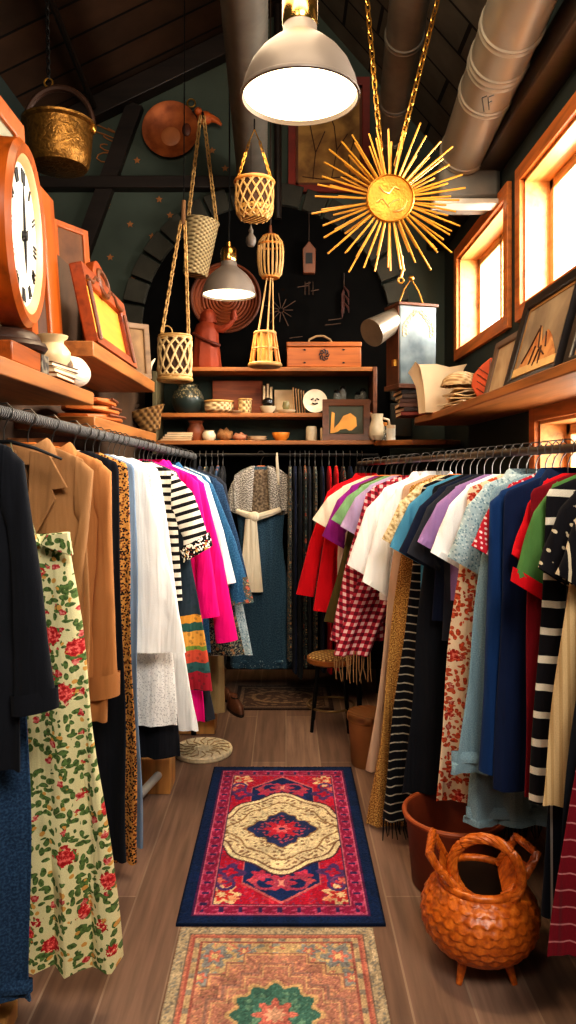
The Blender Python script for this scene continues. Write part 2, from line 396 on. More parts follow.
for (x, y, w_) in ((303, 287, .04), (315, 291, .03), (335, 320, .05), (333, 325, .06), (296, 338, .05), (308, 284, .02)):
    c_ = W(x, y, 5.56); m.tube([(c_.x - w_ - AX, -.016, c_.z - AZ), (c_.x + w_ - AX, -.016, c_.z + .012 - AZ)], .004, 5)
for dx in (-.03, 0, .03):
    c_ = W(309, 288, 5.56); m.tube([(c_.x + dx - AX, -.016, c_.z - .05 - AZ), (c_.x + dx - AX, -.016, c_.z + .05 - AZ)], .003, 5)
m.build('chalk_drawing', CHALK, arch)
STAR = plain('gold star paint', C(150, 96, 52), 0.8)
for (x, y) in ((137, 160), (159, 199), (110, 257), (152, 236), (132, 279), (130, 224), (170, 215), (212, 150), (225, 168), (158, 250), (107, 205)):
    c_ = W(x, y, 5.59); pts = []
    for k in range(10):
        a = math.pi / 2 + k * math.pi / 5; r_ = .028 if k % 2 == 0 else .013; pts.append((c_.x + r_ * math.cos(a), c_.z + r_ * math.sin(a)))
    MB().prism(pts, 5.594, 5.601).build('painted_star', STAR, wb)
c_ = W(108, 143, 5.6); m = MB()
for k in range(4):
    pts = [(c_.x + (.03 + .012 * q) * math.cos(q * .7 + k * 1.6) , 5.592, c_.z + .07 * (k - 1.5) + (.02 + .004 * q) * math.sin(q * .7 + k)) for q in range(9)]
    m.tube(pts, .006, 5)
m.build('painted_scroll', STAR, wb)
struct('baseboard_back', MB().bb((-1.05, 5.57, 0), (1.19, 5.6, .12)), DARKW)
struct('baseboard_right', MB().bb((1.17, -.8, 0), (1.2, 5.56, .12)), DARKW)
# ------------------------------------------------------------------ pendant lamps
def pendant(label, loc, s=1.0):
    t = thing('pendant_lamp', label, 'lamp', loc, group='metal dome pendant lamps')
    pr = [(.2, 0), (.197, .02), (.186, .06), (.166, .105), (.136, .145), (.10, .178), (.072, .198), (.06, .212), (.056, .245)]
    prof = [(a * s, b * s) for a, b in pr] + [(.05 * s, .245 * s)] + [((a - .005) * s, (b - .003) * s) for a, b in pr[-2::-1]]
    MB().lathe(prof, n=48, caps=(False, False)).build('lamp_shade', SHADE, t)
    MB().lathe([(.195 * s, -.001 * s), (.202 * s, -.001 * s), (.203 * s, .006 * s), (.2 * s, .012 * s)], n=48, caps=(False, False)).build('shade_rim', SHADE, t)
    MB().lathe([(.001, .012 * s), (.1 * s, .010 * s), (.19 * s, .012 * s), (.19 * s, .018 * s), (.001, .02 * s)], n=48, caps=(False, False)).build('diffuser', BULB, t)
    MB().lathe([(.057 * s, .243 * s), (.06 * s, .25 * s), (.06 * s, .33 * s), (.05 * s, .345 * s), (.02 * s, .35 * s), (.015 * s, .39 * s)], n=28).build('lamp_socket', BRASSL, t)
    return t
SHADE = plain('grey enamel', C(120, 108, 98), 0.42, 0.25, var=.08)
BULB = glow('glowing diffuser', (1.0, 0.80, 0.52, 1), 5.0)
BRASSL = plain('polished brass lamp cap', C(214, 166, 92), 0.2, 1.0, var=.1)
def roof_z(x): return RH - (x - RX) * (RH - REH) / (REX - RX) if x > RX else RH - (RX - x) * (RH - LEH) / (RX - LEX)
LAMP1 = W(300, 98, 2.5); LAMP2 = W(229, 295, 4.75)
for L, s, lb in ((LAMP1, 1.0, 'large grey dome pendant lamp glowing at the top of the view, above the rugs'), (LAMP2, .87, 'smaller-looking grey dome pendant lamp glowing in front of the back shelf')):
    t = pendant(lb, L, s)
    top = roof_z(L.x) - .02
    MB().tube([(0, 0, .38 * s), (.004, 0, .8), (0, 0, top - L.z)], .005, 6).build('lamp_cord', BLACKM, t)
    MB().lathe([(.05, -.03), (.05, 0), (.02, .01)], (0, 0, top - L.z)).build('ceiling_rose', BLACKM, t)
    d = bpy.data.lights.new('lamp_light', 'SPOT'); d.energy = 75 if s == 1.0 else 60; d.color = (1, .76, .48); d.spot_size = R(150); d.spot_blend = .9; d.shadow_soft_size = .14
    lo = bpy.data.objects.new('lamp_light', d); col.objects.link(lo); lo.location = (L.x, L.y, L.z - .02)
# ------------------------------------------------------------------ ducts
DUCT = plain('painted galvanised duct', C(150, 140, 124), 0.4, 0.3, var=.12, scale=4)
DUCTD = plain('dark dusty duct', C(108, 102, 92), 0.55, 0.4, var=.2)
def duct(label, a, b, r, mat, ribs=0, bands=(), name='air_duct'):
    a, b = Vector(a), Vector(b); t = thing(name, label, 'duct', a)
    n = 40
    if ribs:
        pts = [a.lerp(b, i / ribs) for i in range(ribs + 1)]
        m = MB().tube(pts, [r * (1 + .035 * (i % 2)) for i in range(ribs + 1)], 24)
    else: m = MB().tube([a, a.lerp(b, .5), b], r, n)
    m.build('duct_pipe', mat, t, True, sharp=25 if ribs else 60)
    for q in bands:
        p = a.lerp(b, q); d = (b - a).normalized()
        MB().tube([p - d * .022, p - d * .016, p - d * .01, p + d * .01, p + d * .016, p + d * .022], [r + .001, r + .007, r + .002, r + .002, r + .007, r + .001], n).build('duct_band', mat, t, True)
    return t
duct('dark ribbed flexible duct running to the back wall left of the big lamp', (-.17, 2.7, 3.6), (-.25, 5.6, 3.6), .105, DUCTD, 150)
duct('dark slim round duct behind the right chain of the sunburst', (.545, 3.0, 3.72), (.745, 5.6, 3.72), .095, DUCTD, 0, (.3, .55, .72))
t = duct('fat pale round duct sloping down above the windows at top right', (.90, 2.5, 3.36), (.985, 4.12, 3.26), .128, DUCT, 0, (.33, .46, .485, .62, .97))
for p in (((482, 98), (484, 112)), ((482, 98), (487, 96)), ((488, 97), (489, 110)), ((488, 103), (492, 101)), ((489, 97), (494, 95))):
    a_, b_ = W(*p[0], 3.14), W(*p[1], 3.14); MB().tube([a_, b_], .0022, 5).build('painted_mark', BLACKM, t, True)
MB().bb((.85, 4.1, 3.0), (1.195, 4.38, 3.22)).build('elbow_box', DUCTD, t, True, bevel=.03)
MB().bb((.82, 4.085, 2.972), (1.195, 4.2, 3.002)).build('bottom_flange', plain('pale flange', C(196, 186, 168), .5), t, True, bevel=.006)
# ------------------------------------------------------------------ sunburst
sunc = W(390, 199, 3.2)
t = thing('sunburst_ornament', 'large gold sunburst of thin sticks around a round medal, hung on two chains', 'ornament', sunc)
for lay, (nr, y, lo, hi) in enumerate(((36, 0, .29, .362), (34, .02, .22, .31))):
    for i in range(nr):
        a = 2 * math.pi * (i + .5 * lay + rnd.uniform(-.2, .2)) / nr; l = rnd.uniform(lo, hi)
        d = Vector((math.cos(a), 0, math.sin(a))); p0 = d * .06 + Vector((0, y, 0)); p1 = d * l + Vector((0, y + rnd.uniform(-.01, .01), 0))
        MB().tube([p0, p0.lerp(p1, .6), p1], [.0052, .0047, .0042], 6).build('ray', GOLD, t)
MB().lathe([(.001, 0), (.09, 0), (.103, .006), (.105, .014), (.1, .02), (.096, .014), (.085, .016), (.04, .022), (.001, .024)], (0, .005, 0), 40, Matrix.Rotation(R(90), 3, 'X'), (False, False)).build('medal', plain('gold medal', C(186, 122, 38), .35, .6, bump=.6, scale=14, var=.35), t)
m = MB()
m.tube([(.02 + .05 * math.cos(a), -.022, -.01 + .05 * math.sin(a)) for a in [R(-100 + 12 * k) for k in range(9)]], [.001, .003, .004, .005, .005, .005, .004, .003, .001], 6)
m.tube([(-.06 + .025 * k, -.02, -.02 + .02 * math.sin(k * 2.2)) for k in range(5)], .003, 5); m.tube([(-.05 + .022 * k, -.02, .03 + .018 * math.cos(k * 1.9)) for k in range(5)], .003, 5)
m.build('medal_relief', plain('pale gold relief', C(236, 200, 120), .25, .7), t)
for sx, tx in ((-1, .22), (1, .84)):
    top = Vector((tx, 3.2, roof_z(tx) - .01))
    MB().chain((.0 + sx * .03, .03, .16), top - sunc, .046, .0034, .010).build('chain', BRASS, t)
m = MB()
m.tube([(.055, .025, -.24), (.06, .03, -.30), (.05, .02, -.335)], .006, 6); m.tube([(.05 + .012 * math.cos(a), .02, -.347 + .012 * math.sin(a)) for a in [k * math.pi / 5 for k in range(10)]], .004, 6, True)
m.build('bottom_ring', GOLD, t)
# ------------------------------------------------------------------ brass cauldron
pc = W(59, 126, 3.9)
t = thing('hanging_cauldron', 'engraved brass cauldron with a dark bail handle hanging by a chain at upper left', 'pot', pc)
n = N('engraved brass', .38, .8); g = n.noise(n.distort(n.coord(), 20, .08), 38, 5)
n.base(n.mix(g, C(32, 20, 10), C(160, 112, 50))); n.bump(g, .6, .01)
r_ = .182
MB().lathe([(.001, -.23), (.12, -.228), (.145, -.22), (.156, -.20), (.164, -.15), (.170, -.07), (.174, -.01), (r_ + .008, 0), (r_ + .01, .012), (r_ - .002, .014), (.165, 0), (.155, -.15), (.13, -.215), (.001, -.218)], n=40, caps=(False, False)).build('pot_body', n.m, t)
hp = [(r_ * math.cos(a), 0, .21 * math.sin(a) - .01) for a in [math.pi * k / 16 for k in range(17)]]
MB().tube(hp, [.012 + .007 * math.sin(math.pi * k / 16) for k in range(17)], 8).build('bail_handle', plain('dark brown iron', C(56, 34, 22), .5, .4), t)
for s_ in (-1, 1): MB().sphere((s_ * r_, 0, -.015), (.016, .02, .026)).build('handle_lug', BRASS, t)
m = MB().tube([(-.055 + .022 * math.cos(a), 0, .228 + .022 * math.sin(a)) for a in [k * math.pi / 8 for k in range(16)]], .005, 6, True)
m.build('ring', BRASS, t)
top = Vector((-.07, 0, roof_z(pc.x - .07) - pc.z - .01)); MB().chain((-.055, 0, .25), top, .036, .0035, .009).build('chain', BLACKM, t)
# ------------------------------------------------------------------ wall pieces
pc = W(171, 131, 5.57)
t = thing('copper_plate', 'round copper-brown plate with painted face hanging on the dark back wall', 'plate', pc, (0, 0, 0))
MX = Matrix.Rotation(R(90), 3, 'X')
n = N('copper plate', .5, .3); g = n.noise(n.coord(), 9, 3); n.base(n.ramp(g, [(.3, C(120, 58, 26)), (.6, C(168, 92, 46))]))
MB().lathe([(.001, .01), (.14, .01), (.155, .02), (.2, .035), (.212, .036), (.212, .028), (.15, 0), (.001, 0)], M=MX, n=40, caps=(False, False)).build('plate_disc', n.m, t)
MB().lathe([(.001, .016), (.05, .016), (.07, .012), (.075, .008)], (.0, 0, -.045), M=MX).build('pale_centre', plain('pale copper', C(178, 108, 62), .5), t)
MB().sphere((.12, -.02, .0), (.035, .012, .05)).build('dark_boss', plain('dark copper', C(80, 38, 18), .5), t)
MB().tube([(.155 + .03 * math.cos(a), -.02, .2 + .03 * math.sin(a)) for a in [k * math.pi / 8 for k in range(16)]], .006, 6, True).build('hanging_ring', BRASS, t)
kc = W(205, 118, 5.5)
t = thing('carved_bird', 'small orange carved wooden bird perched beside the copper plate', 'ornament', kc)
MB().sphere((0, 0, 0), (.06, .04, .05)).build('body', plain('orange wood paint', C(176, 84, 30), .5), t)
MB().sphere((-.05, -.01, .045), .03).build('head', plain('orange wood paint', C(176, 84, 30), .5), t)
MB().tube([(-.075, -.01, .045), (-.1, -.01, .04)], [.012, .002], 8).build('beak', DARKW, t)
MB().tube([(.04, 0, 0), (.09, 0, -.02), (.12, 0, -.05)], [.03, .022, .01], 8).build('tail', plain('orange wood paint', C(176, 84, 30), .5), t)
MB().tube([(0, .02, 0), (0, .11, 0)], .012).build('wall_peg', DARKW, t)

def art(name, stops, scale=5, seed=0):
    n = N(name, .7); v = n.map(n.coord(), loc=(seed, seed * 2, 0))
    n.base(n.ramp(n.noise(n.distort(v, 3, .3), scale, 4), stops)); return n.m
def frame(name, label, cat, loc, rotz, tilt, w, h, fw, fm, am, depth=.03, fw2=None, inner=None, group=None, bev=.006):
    t = thing(name, label, cat, loc, (-tilt, 0, rotz), group)
    o = [(-w / 2, 0), (w / 2, 0), (w / 2, h), (-w / 2, h)]; q = [(-w / 2 + fw, fw), (w / 2 - fw, fw), (w / 2 - fw, h - fw), (-w / 2 + fw, h - fw)]
    m = MB(); vs = []
    for y, P_ in ((-depth, o), (-depth * .7, q), (depth * .3, q), (depth * .3, o)): vs.append([Vector((a, y, b)) for a, b in P_])
    m.loft(vs + [vs[0]]); m.build('frame', fm, t, bevel=bev, sharp=30)
    MB().bb((-w / 2 + fw * .9, -depth * .2, fw * .9), (w / 2 - fw * .9, depth * .1, h - fw * .9)).build('picture', am, t)
    if inner:
        k = fw + inner[0]; m = MB(); y = -depth * .32
        m.bb((-w / 2 + fw, y, fw), (w / 2 - fw, -depth * .2, fw + inner[0])); m.bb((-w / 2 + fw, y, h - fw - inner[0]), (w / 2 - fw, -depth * .2, h - fw))
        m.bb((-w / 2 + fw, y, fw), (-w / 2 + k, -depth * .2, h - fw)); m.bb((w / 2 - k, y, fw), (w / 2 - fw, -depth * .2, h - fw)); m.build('mount', inner[1], t)
    return t
def strokes(t, mat, name, lines, r_=.005, y=-.008):
    m = MB()
    for L in lines: m.tube([(a, y, b) for a, b in L], r_, 5)
    return m.build(name, mat, t)
# red framed picture high on the back wall
p = W(329, 192, 5.55)
t = frame('picture', 'large picture in a red frame high on the back wall behind the big lamp', 'picture', (p.x, 5.57, p.z), 0, 0, .61, .86, .055, plain('dark red frame', C(112, 36, 22), .5), art('ochre print', [(.35, C(108, 76, 38)), (.6, C(160, 122, 66))]), .03, inner=(.02, plain('brown mount', C(92, 50, 26), .7)))
strokes(t, plain('sepia ink', C(70, 40, 20), .8), 'drawn_tree', [[(-.12, .1), (-.1, .3), (-.14, .5)], [(-.1, .3), (-.03, .46)], [(.02, .1), (.06, .32), (.04, .5)], [(.06, .32), (.14, .44)], [(-.2, .12), (-.05, .1), (.2, .13)], [(.16, .1), (.15, .26), (.19, .4)], [(-.14, .5), (-.19, .58)], [(-.14, .5), (-.08, .6)], [(.04, .5), (0, .6)]], .004)
# round woven tray on the niche
pc = W(226, 299, 5.56)
t = thing('woven_tray', 'big round reddish-brown woven tray hanging behind the smaller pendant lamp', 'tray', pc)
n = N('tray weave', .6); x, y, z = n.sep(n.coord()); rr = n.math('SQRT', n.math('ADD', n.math('POWER', x, 2), n.math('POWER', z, 2)))
f = n.math('SINE', n.math('MULTIPLY', rr, 260)); n.base(n.mix(n.noise(n.coord(), 14, 3), C(142, 66, 26), C(84, 38, 16))); n.bump(f, .6, .01)
MB().lathe([(.001, .012), (.19, .012), (.21, .03), (.25, .05), (.258, .045), (.255, .03), (.2, 0), (.001, 0)], M=MX, n=44, caps=(False, False)).build('tray_disc', n.m, t)
MB().tube([(.254 * math.cos(a), -.047, .254 * math.sin(a)) for a in [k * math.pi / 24 for k in range(48)]], .012, 8, True).build('tray_rim', plain('dark cane', C(92, 44, 18), .6, bump=.5), t)
# small hanging wooden lantern on the niche
pc = W(309, 258, 5.53)
t = thing('wooden_box_lantern', 'tiny brown wooden lantern hanging on the black niche wall', 'lantern', pc)
MB().prism([(-.045, -.12), (.045, -.12), (.05, .06), (.0, .12), (-.05, .06)], -.03, .03).build('case', BROWNW, t, bevel=.005)
MB().bb((-.025, -.034, -.05), (.025, -.028, .03)).build('opening', plain('painted hollow shade', C(14, 10, 8)), t); MB().tube([(0, 0, .115), (0, .02, .45), (0, .05, .46)], .004, 6).build('cord', CORD, t)  # near-black slab on the case front paints the shade of a hollow
pc = W(344, 300, 5.55)
t = thing('dried_chilli_string', 'small dark red dried bundle hanging on the black niche wall', 'ornament', pc)
for k in range(9): MB().tube([(0, 0, .1 - .02 * k), (.03 * math.cos(k * 2.1), -.015, .06 - .02 * k), (.035 * math.cos(k * 2.1), -.012, .02 - .02 * k)], [.006, .009, .003], 6).build('pod', plain('dark red pod', C(58, 22, 12), .6), t)
MB().tube([(0, 0, -.1), (0, 0, .2), (0, .04, .21)], .004, 5).build('string', CORD, t)
# ------------------------------------------------------------------ hanging baskets
CANE = plain('pale cane', C(184, 142, 84), .55, var=.3, scale=20)
CANEO = plain('amber cane', C(190, 122, 52), .5, var=.3, scale=20)
def lattice(mb, prof, turns, n, r, both=True):
    for s_ in ((1, -1) if both else (1,)):
        for k in range(n):
            pts = []
            for q in range(13):
                u = q / 12; i = u * (len(prof) - 1); a0 = int(min(i, len(prof) - 2)); fr = i - a0
                rr = prof[a0][0] * (1 - fr) + prof[a0 + 1][0] * fr; z = prof[a0][1] * (1 - fr) + prof[a0 + 1][1] * fr
                a = 2 * math.pi * k / n + s_ * u * turns * 2 * math.pi; rr *= 1 + .01 * s_
                pts.append((rr * math.cos(a), rr * math.sin(a), z))
            mb.tube(pts, r, 5)
def ringp(r, z, n=28): return [(r * math.cos(2 * math.pi * k / n), r * math.sin(2 * math.pi * k / n), z) for k in range(n)]
BASKETI = plain('dark basket inside', C(60, 36, 16), .8)
# bowl basket on chains
pc = W(254.5, 200, 4.2)
t = thing('hanging_bowl_basket', 'round openwork cane bowl hanging by two thin chains under the big lamp', 'basket', pc)
pr = [(.075, -.11), (.098, -.08), (.106, -.02), (.105, .05), (.107, .10)]
m = MB(); lattice(m, pr, .22, 13, .006); m.build('cane_lattice', CANE, t)
MB().lathe([(.001, -.115), (.07, -.112), (.094, -.085), (.104, -.045), (.098, -.045), (.09, -.08), (.001, -.108)], caps=(False, False)).build('woven_base', weave('golden weave', C(206, 158, 84), C(120, 76, 30), 180, 180), t)
MB().tube(ringp(.108, .1), .011, 8, True).build('rim', CANEO, t)
MB().lathe([(.098, -.08), (.1, .09)], caps=(False, False)).build('lining', plain('dark basket inside', C(60, 36, 16)), t)
zt = 3.492 - pc.z
for s_ in (-1, 1): MB().chain((s_ * .1, 0, .1), (s_ * .03, 0, .33), .03, .003, .007).build('chain', BRASS, t); MB().tube([(s_ * .03, 0, .33), (0, 0, .40)], .003, 5).build('wire', BRASS, t)
MB().tube([(0, 0, .40), (0, 0, zt)], .004, 5).build('hanging_wire', BLACKM, t)
# tapered woven basket on a long strap from the bird's peg
pc = W(199, 248, 5.33)
t = thing('hanging_bucket_basket', 'tapered grey-tan woven bucket basket on a long chain handle, left of the pendant lamp', 'basket', pc, (0, R(8), 0))
MB().lathe([(.001, -.2), (.082, -.2), (.09, -.19), (.118, .18), (.124, .19), (.118, .2), (.108, .19), (.08, -.17), (.001, -.18)], n=36, caps=(False, False)).build('basket_body', weave('grey tan weave', C(206, 180, 132), C(96, 74, 46), 120, 210, 'Object'), t)
for s_ in (-1, 1): MB().chain((s_ * .105, 0, .18), (s_ * .012 + .09 - .2, 0, .94), .05, .006, .012).build('chain_handle', CANE, t)
MB().tube([(-.11, 0, .93), (-.11, 0, .97), (-.11, .15, .975)], .008).build('hook', BLACKM, t)
# openwork cylinder lantern
pc = W(175, 358, 4.6)
t = thing('hanging_cylinder_lantern', 'pale openwork cane cylinder lantern hanging by rope left of the back shelf', 'lantern', pc)
pr = [(.098, -.125), (.1, -.06), (.1, .06), (.1, .12)]
m = MB(); lattice(m, pr, .25, 11, .0085); m.build('cane_lattice', plain('pale straw cane', C(198, 166, 116), .6, var=.25, scale=20), t)
for z, r_ in ((-.135, .014), (-.115, .008), (.12, .009), (.135, .006)): MB().tube(ringp(.1, z), r_, 8, True).build('hoop', CANE, t)
MB().lathe([(.001, -.13), (.1, -.13)], caps=(False, False)).build('lantern_base', CANEO, t); MB().lathe([(.088, -.13), (.088, .11)], caps=(False, False)).build('lining', BASKETI, t)
for s_ in (-1, 1): MB().chain((s_ * .085 + .0, 0, .13), (.05 + s_ * .012, 0, .85), .04, .005, .009).build('rope_handle', CANE, t)
MB().tube([(.05 + .035 * math.cos(a) - .1, 0, .15 + .05 * math.sin(a)) for a in [math.pi * k / 8 for k in range(9)]], .004, 6).build('wire_loop', CANE, t)
MB().tube([(.05, 0, .83), (.055, 0, .98)], [.014, .012], 8).build('rope_knot', plain('brown rope', C(120, 84, 50), .8, bump=.5), t); MB().tube([(.055, 0, .96), (.06, 0, roof_z(pc.x + .06) - pc.z - .01)], .0035, 6).build('hanging_cord', BLACKM, t)
# bamboo cage + bell lantern below it
pc = W(270.5, 256, 4.85)
t = thing('bamboo_cage', 'small rounded bamboo cage hanging from the ceiling above the bell lantern', 'lantern', pc)
pr = [(.05, -.14), (.07, -.12), (.082, -.04), (.084, .03), (.076, .09), (.05, .125)]
for k in range(18):
    a = 2 * math.pi * k / 18; MB().tube([(r_ * math.cos(a), r_ * math.sin(a), z) for r_, z in pr], .006, 6).build('bamboo_rib', CANE, t)
for r_, z in ((.054, -.14), (.08, .07), (.05, .125)): MB().tube(ringp(r_, z), .007, 6, True).build('hoop', CANEO, t)
MB().lathe([(.001, -.145), (.05, -.145), (.05, -.135), (.001, -.13)], caps=(False, False)).build('cage_base', CANEO, t)
MB().lathe([(.045, .12), (.04, .14), (.012, .15), (.008, .2)]).build('cage_cap', BROWNW, t)
MB().tube([(0, 0, .19), (0, 0, roof_z(pc.x) - pc.z - .01)], .005, 6).build('hanging_cord', CORD, t)
pb = W(265, 349, 4.85)
t = thing('bell_lantern', 'bell-shaped wood and cane lantern with openwork sides hanging on long cords over the back shelf', 'lantern', pb)
for k in range(10):
    a = 2 * math.pi * k / 10; MB().tube([(.065 * math.cos(a), .065 * math.sin(a), .1), (.098 * math.cos(a), .098 * math.sin(a), -.1)], .008, 6).build('slat', CANEO, t)
for r_, z, q in ((.066, .105, .01), (.1, -.105, .014), (.083, 0, .005)): MB().tube(ringp(r_, z), q, 8, True).build('hoop', CANE, t)
MB().lathe([(.001, -.125), (.1, -.12), (.1, -.1), (.001, -.1)], caps=(False, False)).build('lantern_base', BROWNW, t)
MB().lathe([(.05, -.1), (.05, .1)], caps=(False, False)).build('inner_shade', plain('amber paper', C(214, 160, 80), .7), t)
for k in range(5):
    a = 2 * math.pi * k / 5; MB().tube([(.055 * math.cos(a), .055 * math.sin(a), .1), (.03 + .02 * math.cos(a), .02 * math.sin(a), .47)], .005, 5).build('cord', CANE, t)
pc = W(251, 238, 4.5)
t = thing('hanging_gourd', 'small grey dried gourd hanging on a thread below the cane bowl', 'ornament', pc)
MB().lathe([(.001, -.055), (.02, -.05), (.032, -.025), (.03, 0), (.016, .02), (.012, .03), (.016, .045), (.008, .06), (.003, .08)]).build('gourd', plain('grey gourd', C(96, 86, 76), .6, bump=.3), t)
MB().tube([(0, 0, .075), (0, 0, 3.494 - pc.z)], .002, 5).build('thread', CORD, t)
# ------------------------------------------------------------------ left shelves
t = thing('wall_shelf', 'lower left oak shelf board nearest the camera, under the clock', 'shelf', (-.9, 2.1, 1.75)); MB().bb((-1.06, 1.2, 1.75), (-.745, 2.87, 1.80)).build('board', OAK, t, True, bevel=.004)
t = thing('wall_shelf', 'low oak shelf board further back on the left, holding the folded leather bags', 'shelf', (-.9, 3.4, 1.66)); MB().bb((-1.06, 2.88, 1.66), (-.745, 4.25, 1.71)).build('board', OAK, t, True, bevel=.004)
t = thing('wall_shelf', 'upper left oak shelf board holding the picture frames', 'shelf', (-.9, 3.4, 1.94)); MB().bb((-1.06, 2.86, 1.94), (-.745, 4.2, 2.0)).build('board', OAK, t, True, bevel=.004)
ZL, ZM, ZU = 1.802, 1.712, 2.002
# clock
cc = Vector((-.838, 2.25, 2.21))
t = thing('mantel_clock', 'big round wooden clock with white face on the left shelf', 'clock', (cc.x, cc.y, 1.937), (0, 0, R(90 + 8)))
KS = 1.17
CF = plain('clock face', C(232, 226, 206), .5, var=.05); M_ = MX
def cz(m_): return m_
m = MB().lathe([(.19, .03), (.2, .055), (.222, .06), (.236, .045), (.238, -.02), (.2, -.03), (.17, -.03)], (0, 0, .236), 56, M_, (False, False)); m.build('case', ORANGE, t)
MB().lathe([(.178, .034), (.19, .05), (.2, .054), (.2, .03)], (0, 0, .236), 56, M_, (False, False)).build('bezel', plain('pale wood bezel', C(216, 168, 116), .4), t)
MB().lathe([(.001, .036), (.188, .036), (.188, .02), (.001, .02)], (0, 0, .236), 56, M_, (False, False)).build('dial', CF, t)
INK = plain('black ink', C(22, 20, 20), .5)
for hnum in range(12):
    a = R(90 - 30 * hnum); k = {0: 3, 1: 1, 2: 2, 3: 3, 4: 2, 5: 1, 6: 2, 7: 3, 8: 3, 9: 2, 10: 1, 11: 2}[hnum]
    d = Vector((math.cos(a), 0, math.sin(a))); e = Vector((-math.sin(a), 0, math.cos(a)))
    m = MB()
    for q in range(k):
        c_ = e * (.012 * (q - (k - 1) / 2)) + Vector((0, -.038, .236))
        m.tube([c_ + d * .135, c_ + d * .168], .0032, 5)
    if hnum in (0, 4, 5, 6, 7, 8, 9, 10, 11): c_ = e * .012 + Vector((0, -.038, .236)); m.tube([c_ + d * .135, c_ + d * .168 + e * .012], .003, 5)
    m.build('numeral', INK, t)
def hand(l, a, w, nm):
    d = Vector((math.cos(a), 0, math.sin(a))); e = Vector((-math.sin(a), 0, math.cos(a))); o = Vector((0, -.043, .236))
    MB().tube([o - d * .03, o, o + d * l * .6, o + d * l], [w * .6, w, w * .7, w * .2], 6).build(nm, INK, t)
hand(.14, R(100), .0045, 'minute_hand'); hand(.095, R(-78), .005, 'hour_hand'); hand(.06, R(35), .003, 'alarm_hand')
MB().lathe([(.001, .05), (.012, .05), (.014, .036)], (0, 0, .236), 16, M_, (False, False)).build('hub', INK, t)
for ch in t.children: ch.scale = (KS, 1, KS)
t = thing('clock_stand', 'dark turned wooden stand under the big clock', 'stand', (-.85, 2.26, 1.862))
MB().lathe([(.001, 0), (.11, 0), (.118, .012), (.112, .024), (.1, .03), (.094, .046), (.08, .058), (.05, .068), (.001, .07)], n=36, caps=(False, False)).build('turned_base', plain('dark turned wood', C(52, 34, 26), .4), t)
t = thing('wooden_box', 'small orange wooden box with a dark carved end under the clock stand', 'box', (-.83, 2.2, ZL))
MB().bb((-.91, 2.04, ZL), (-.755, 2.28, ZL + .058)).build('box_body', ORANGEY, t, True, bevel=.004); MB().bb((-.90, 2.28, ZL), (-.753, 2.35, ZL + .056)).build('carved_end', art('dark carved end', [(.4, C(40, 32, 28)), (.6, C(120, 110, 92))], 40), t, True)
frame('photo_stand', 'corner of an orange wooden frame standing at the far left edge below the clock', 'frame', (-.79, 1.70, ZL), R(75), R(10), .2, .26, .04, ORANGE, plain('dark amber panel', C(140, 70, 22)), .02)
# mirror behind the clock, tall frame, ornate frame, others
frame('wall_mirror', 'big orange-framed mirror leaning on the left wall above the clock', 'mirror', (-.985, 2.36, ZL), R(90), R(3), .98, 1.02, .06, ORANGE, plain('dusty mirror glass', C(178, 176, 152), .25, .3, var=.08), .03)
t = frame('tall_frame', 'tall orange wooden frame leaning right behind the big clock', 'frame', (-.90, 2.74, ZL), R(90), R(4), .36, .76, .10, ORANGE, plain('dark frame panel', C(70, 40, 18), .6, var=.5, scale=18), .035)
t = frame('ornate_frame', 'ornate orange frame with arched crest and plain amber panel on the upper left shelf', 'frame', (-.785, 3.33, ZU), R(90), R(12), .78, .33, .055, wood('carved orange wood', C(140, 60, 18), axis=0), wood('amber panel', C(222, 142, 48), axis=0, var=.15), .04)
m = MB(); cr = [(-.2 + .4 * k / 16, .29 + .15 * math.sin(math.pi * k / 16)) for k in range(17)]
m.prism(cr + [(.2, .28), (-.2, .28)], -.03, .012); m.build('crest', wood('carved orange wood', C(140, 60, 18)), t, bevel=.008)
m = MB(); m.tube([(.09 * math.cos(a), -.03, .335 + .055 * math.sin(a)) for a in [math.pi * 2 * k / 20 for k in range(20)]], .014, 8, True)
for s_ in (-1, 1):
    m.tube([(s_ * (.12 + .05 * k), -.035, .32 - .012 * k + .012 * math.sin(k * 2)) for k in range(5)], .009, 8)
    m.tube([(s_ * .33, -.04, .02 + .06 * k) for k in range(5)], .009, 8)
m.build('carving', BROWNW, t)
MB().sphere((0, -.02, .335), (.08, .012, .05)).build('crest_medallion', plain('dark medallion', C(90, 50, 24), .5, var=.5, scale=30), t)
frame('hexagon_frame', 'dull brown small frame standing behind the ornate frame', 'frame', (-.94, 3.86, ZU), R(50), R(6), .26, .36, .03, BROWNW, art('grey map print', [(.35, C(104, 90, 66)), (.65, C(150, 132, 98))], 12), .02)
frame('brown_frame', 'plain brown-grey framed print standing at the far end of the upper left shelf', 'frame', (-.86, 4.04, ZU), R(35), R(8), .26, .31, .03, wood('grey brown wood', C(120, 90, 60)), art('beige print', [(.35, C(112, 84, 56)), (.65, C(150, 116, 78))], 8), .02)
frame('small_wall_frame', 'small brown frame hung high on the left above the tall frame', 'frame', (-1.135, 3.93, 2.502), R(60), R(5), .24, .30, .03, ORANGE, plain('brown art', C(92, 56, 30), .7, var=.4), .02)
t = thing('shell_horn', 'small white horn shell standing at the end of the upper left shelf', 'shell', (-.775, 4.12, ZU))
MB().tube([(0, 0, 0), (.005, 0, .04), (.02, .005, .085), (.045, .01, .12)], [.022, .018, .012, .003], 12).build('horn', BONE, t)
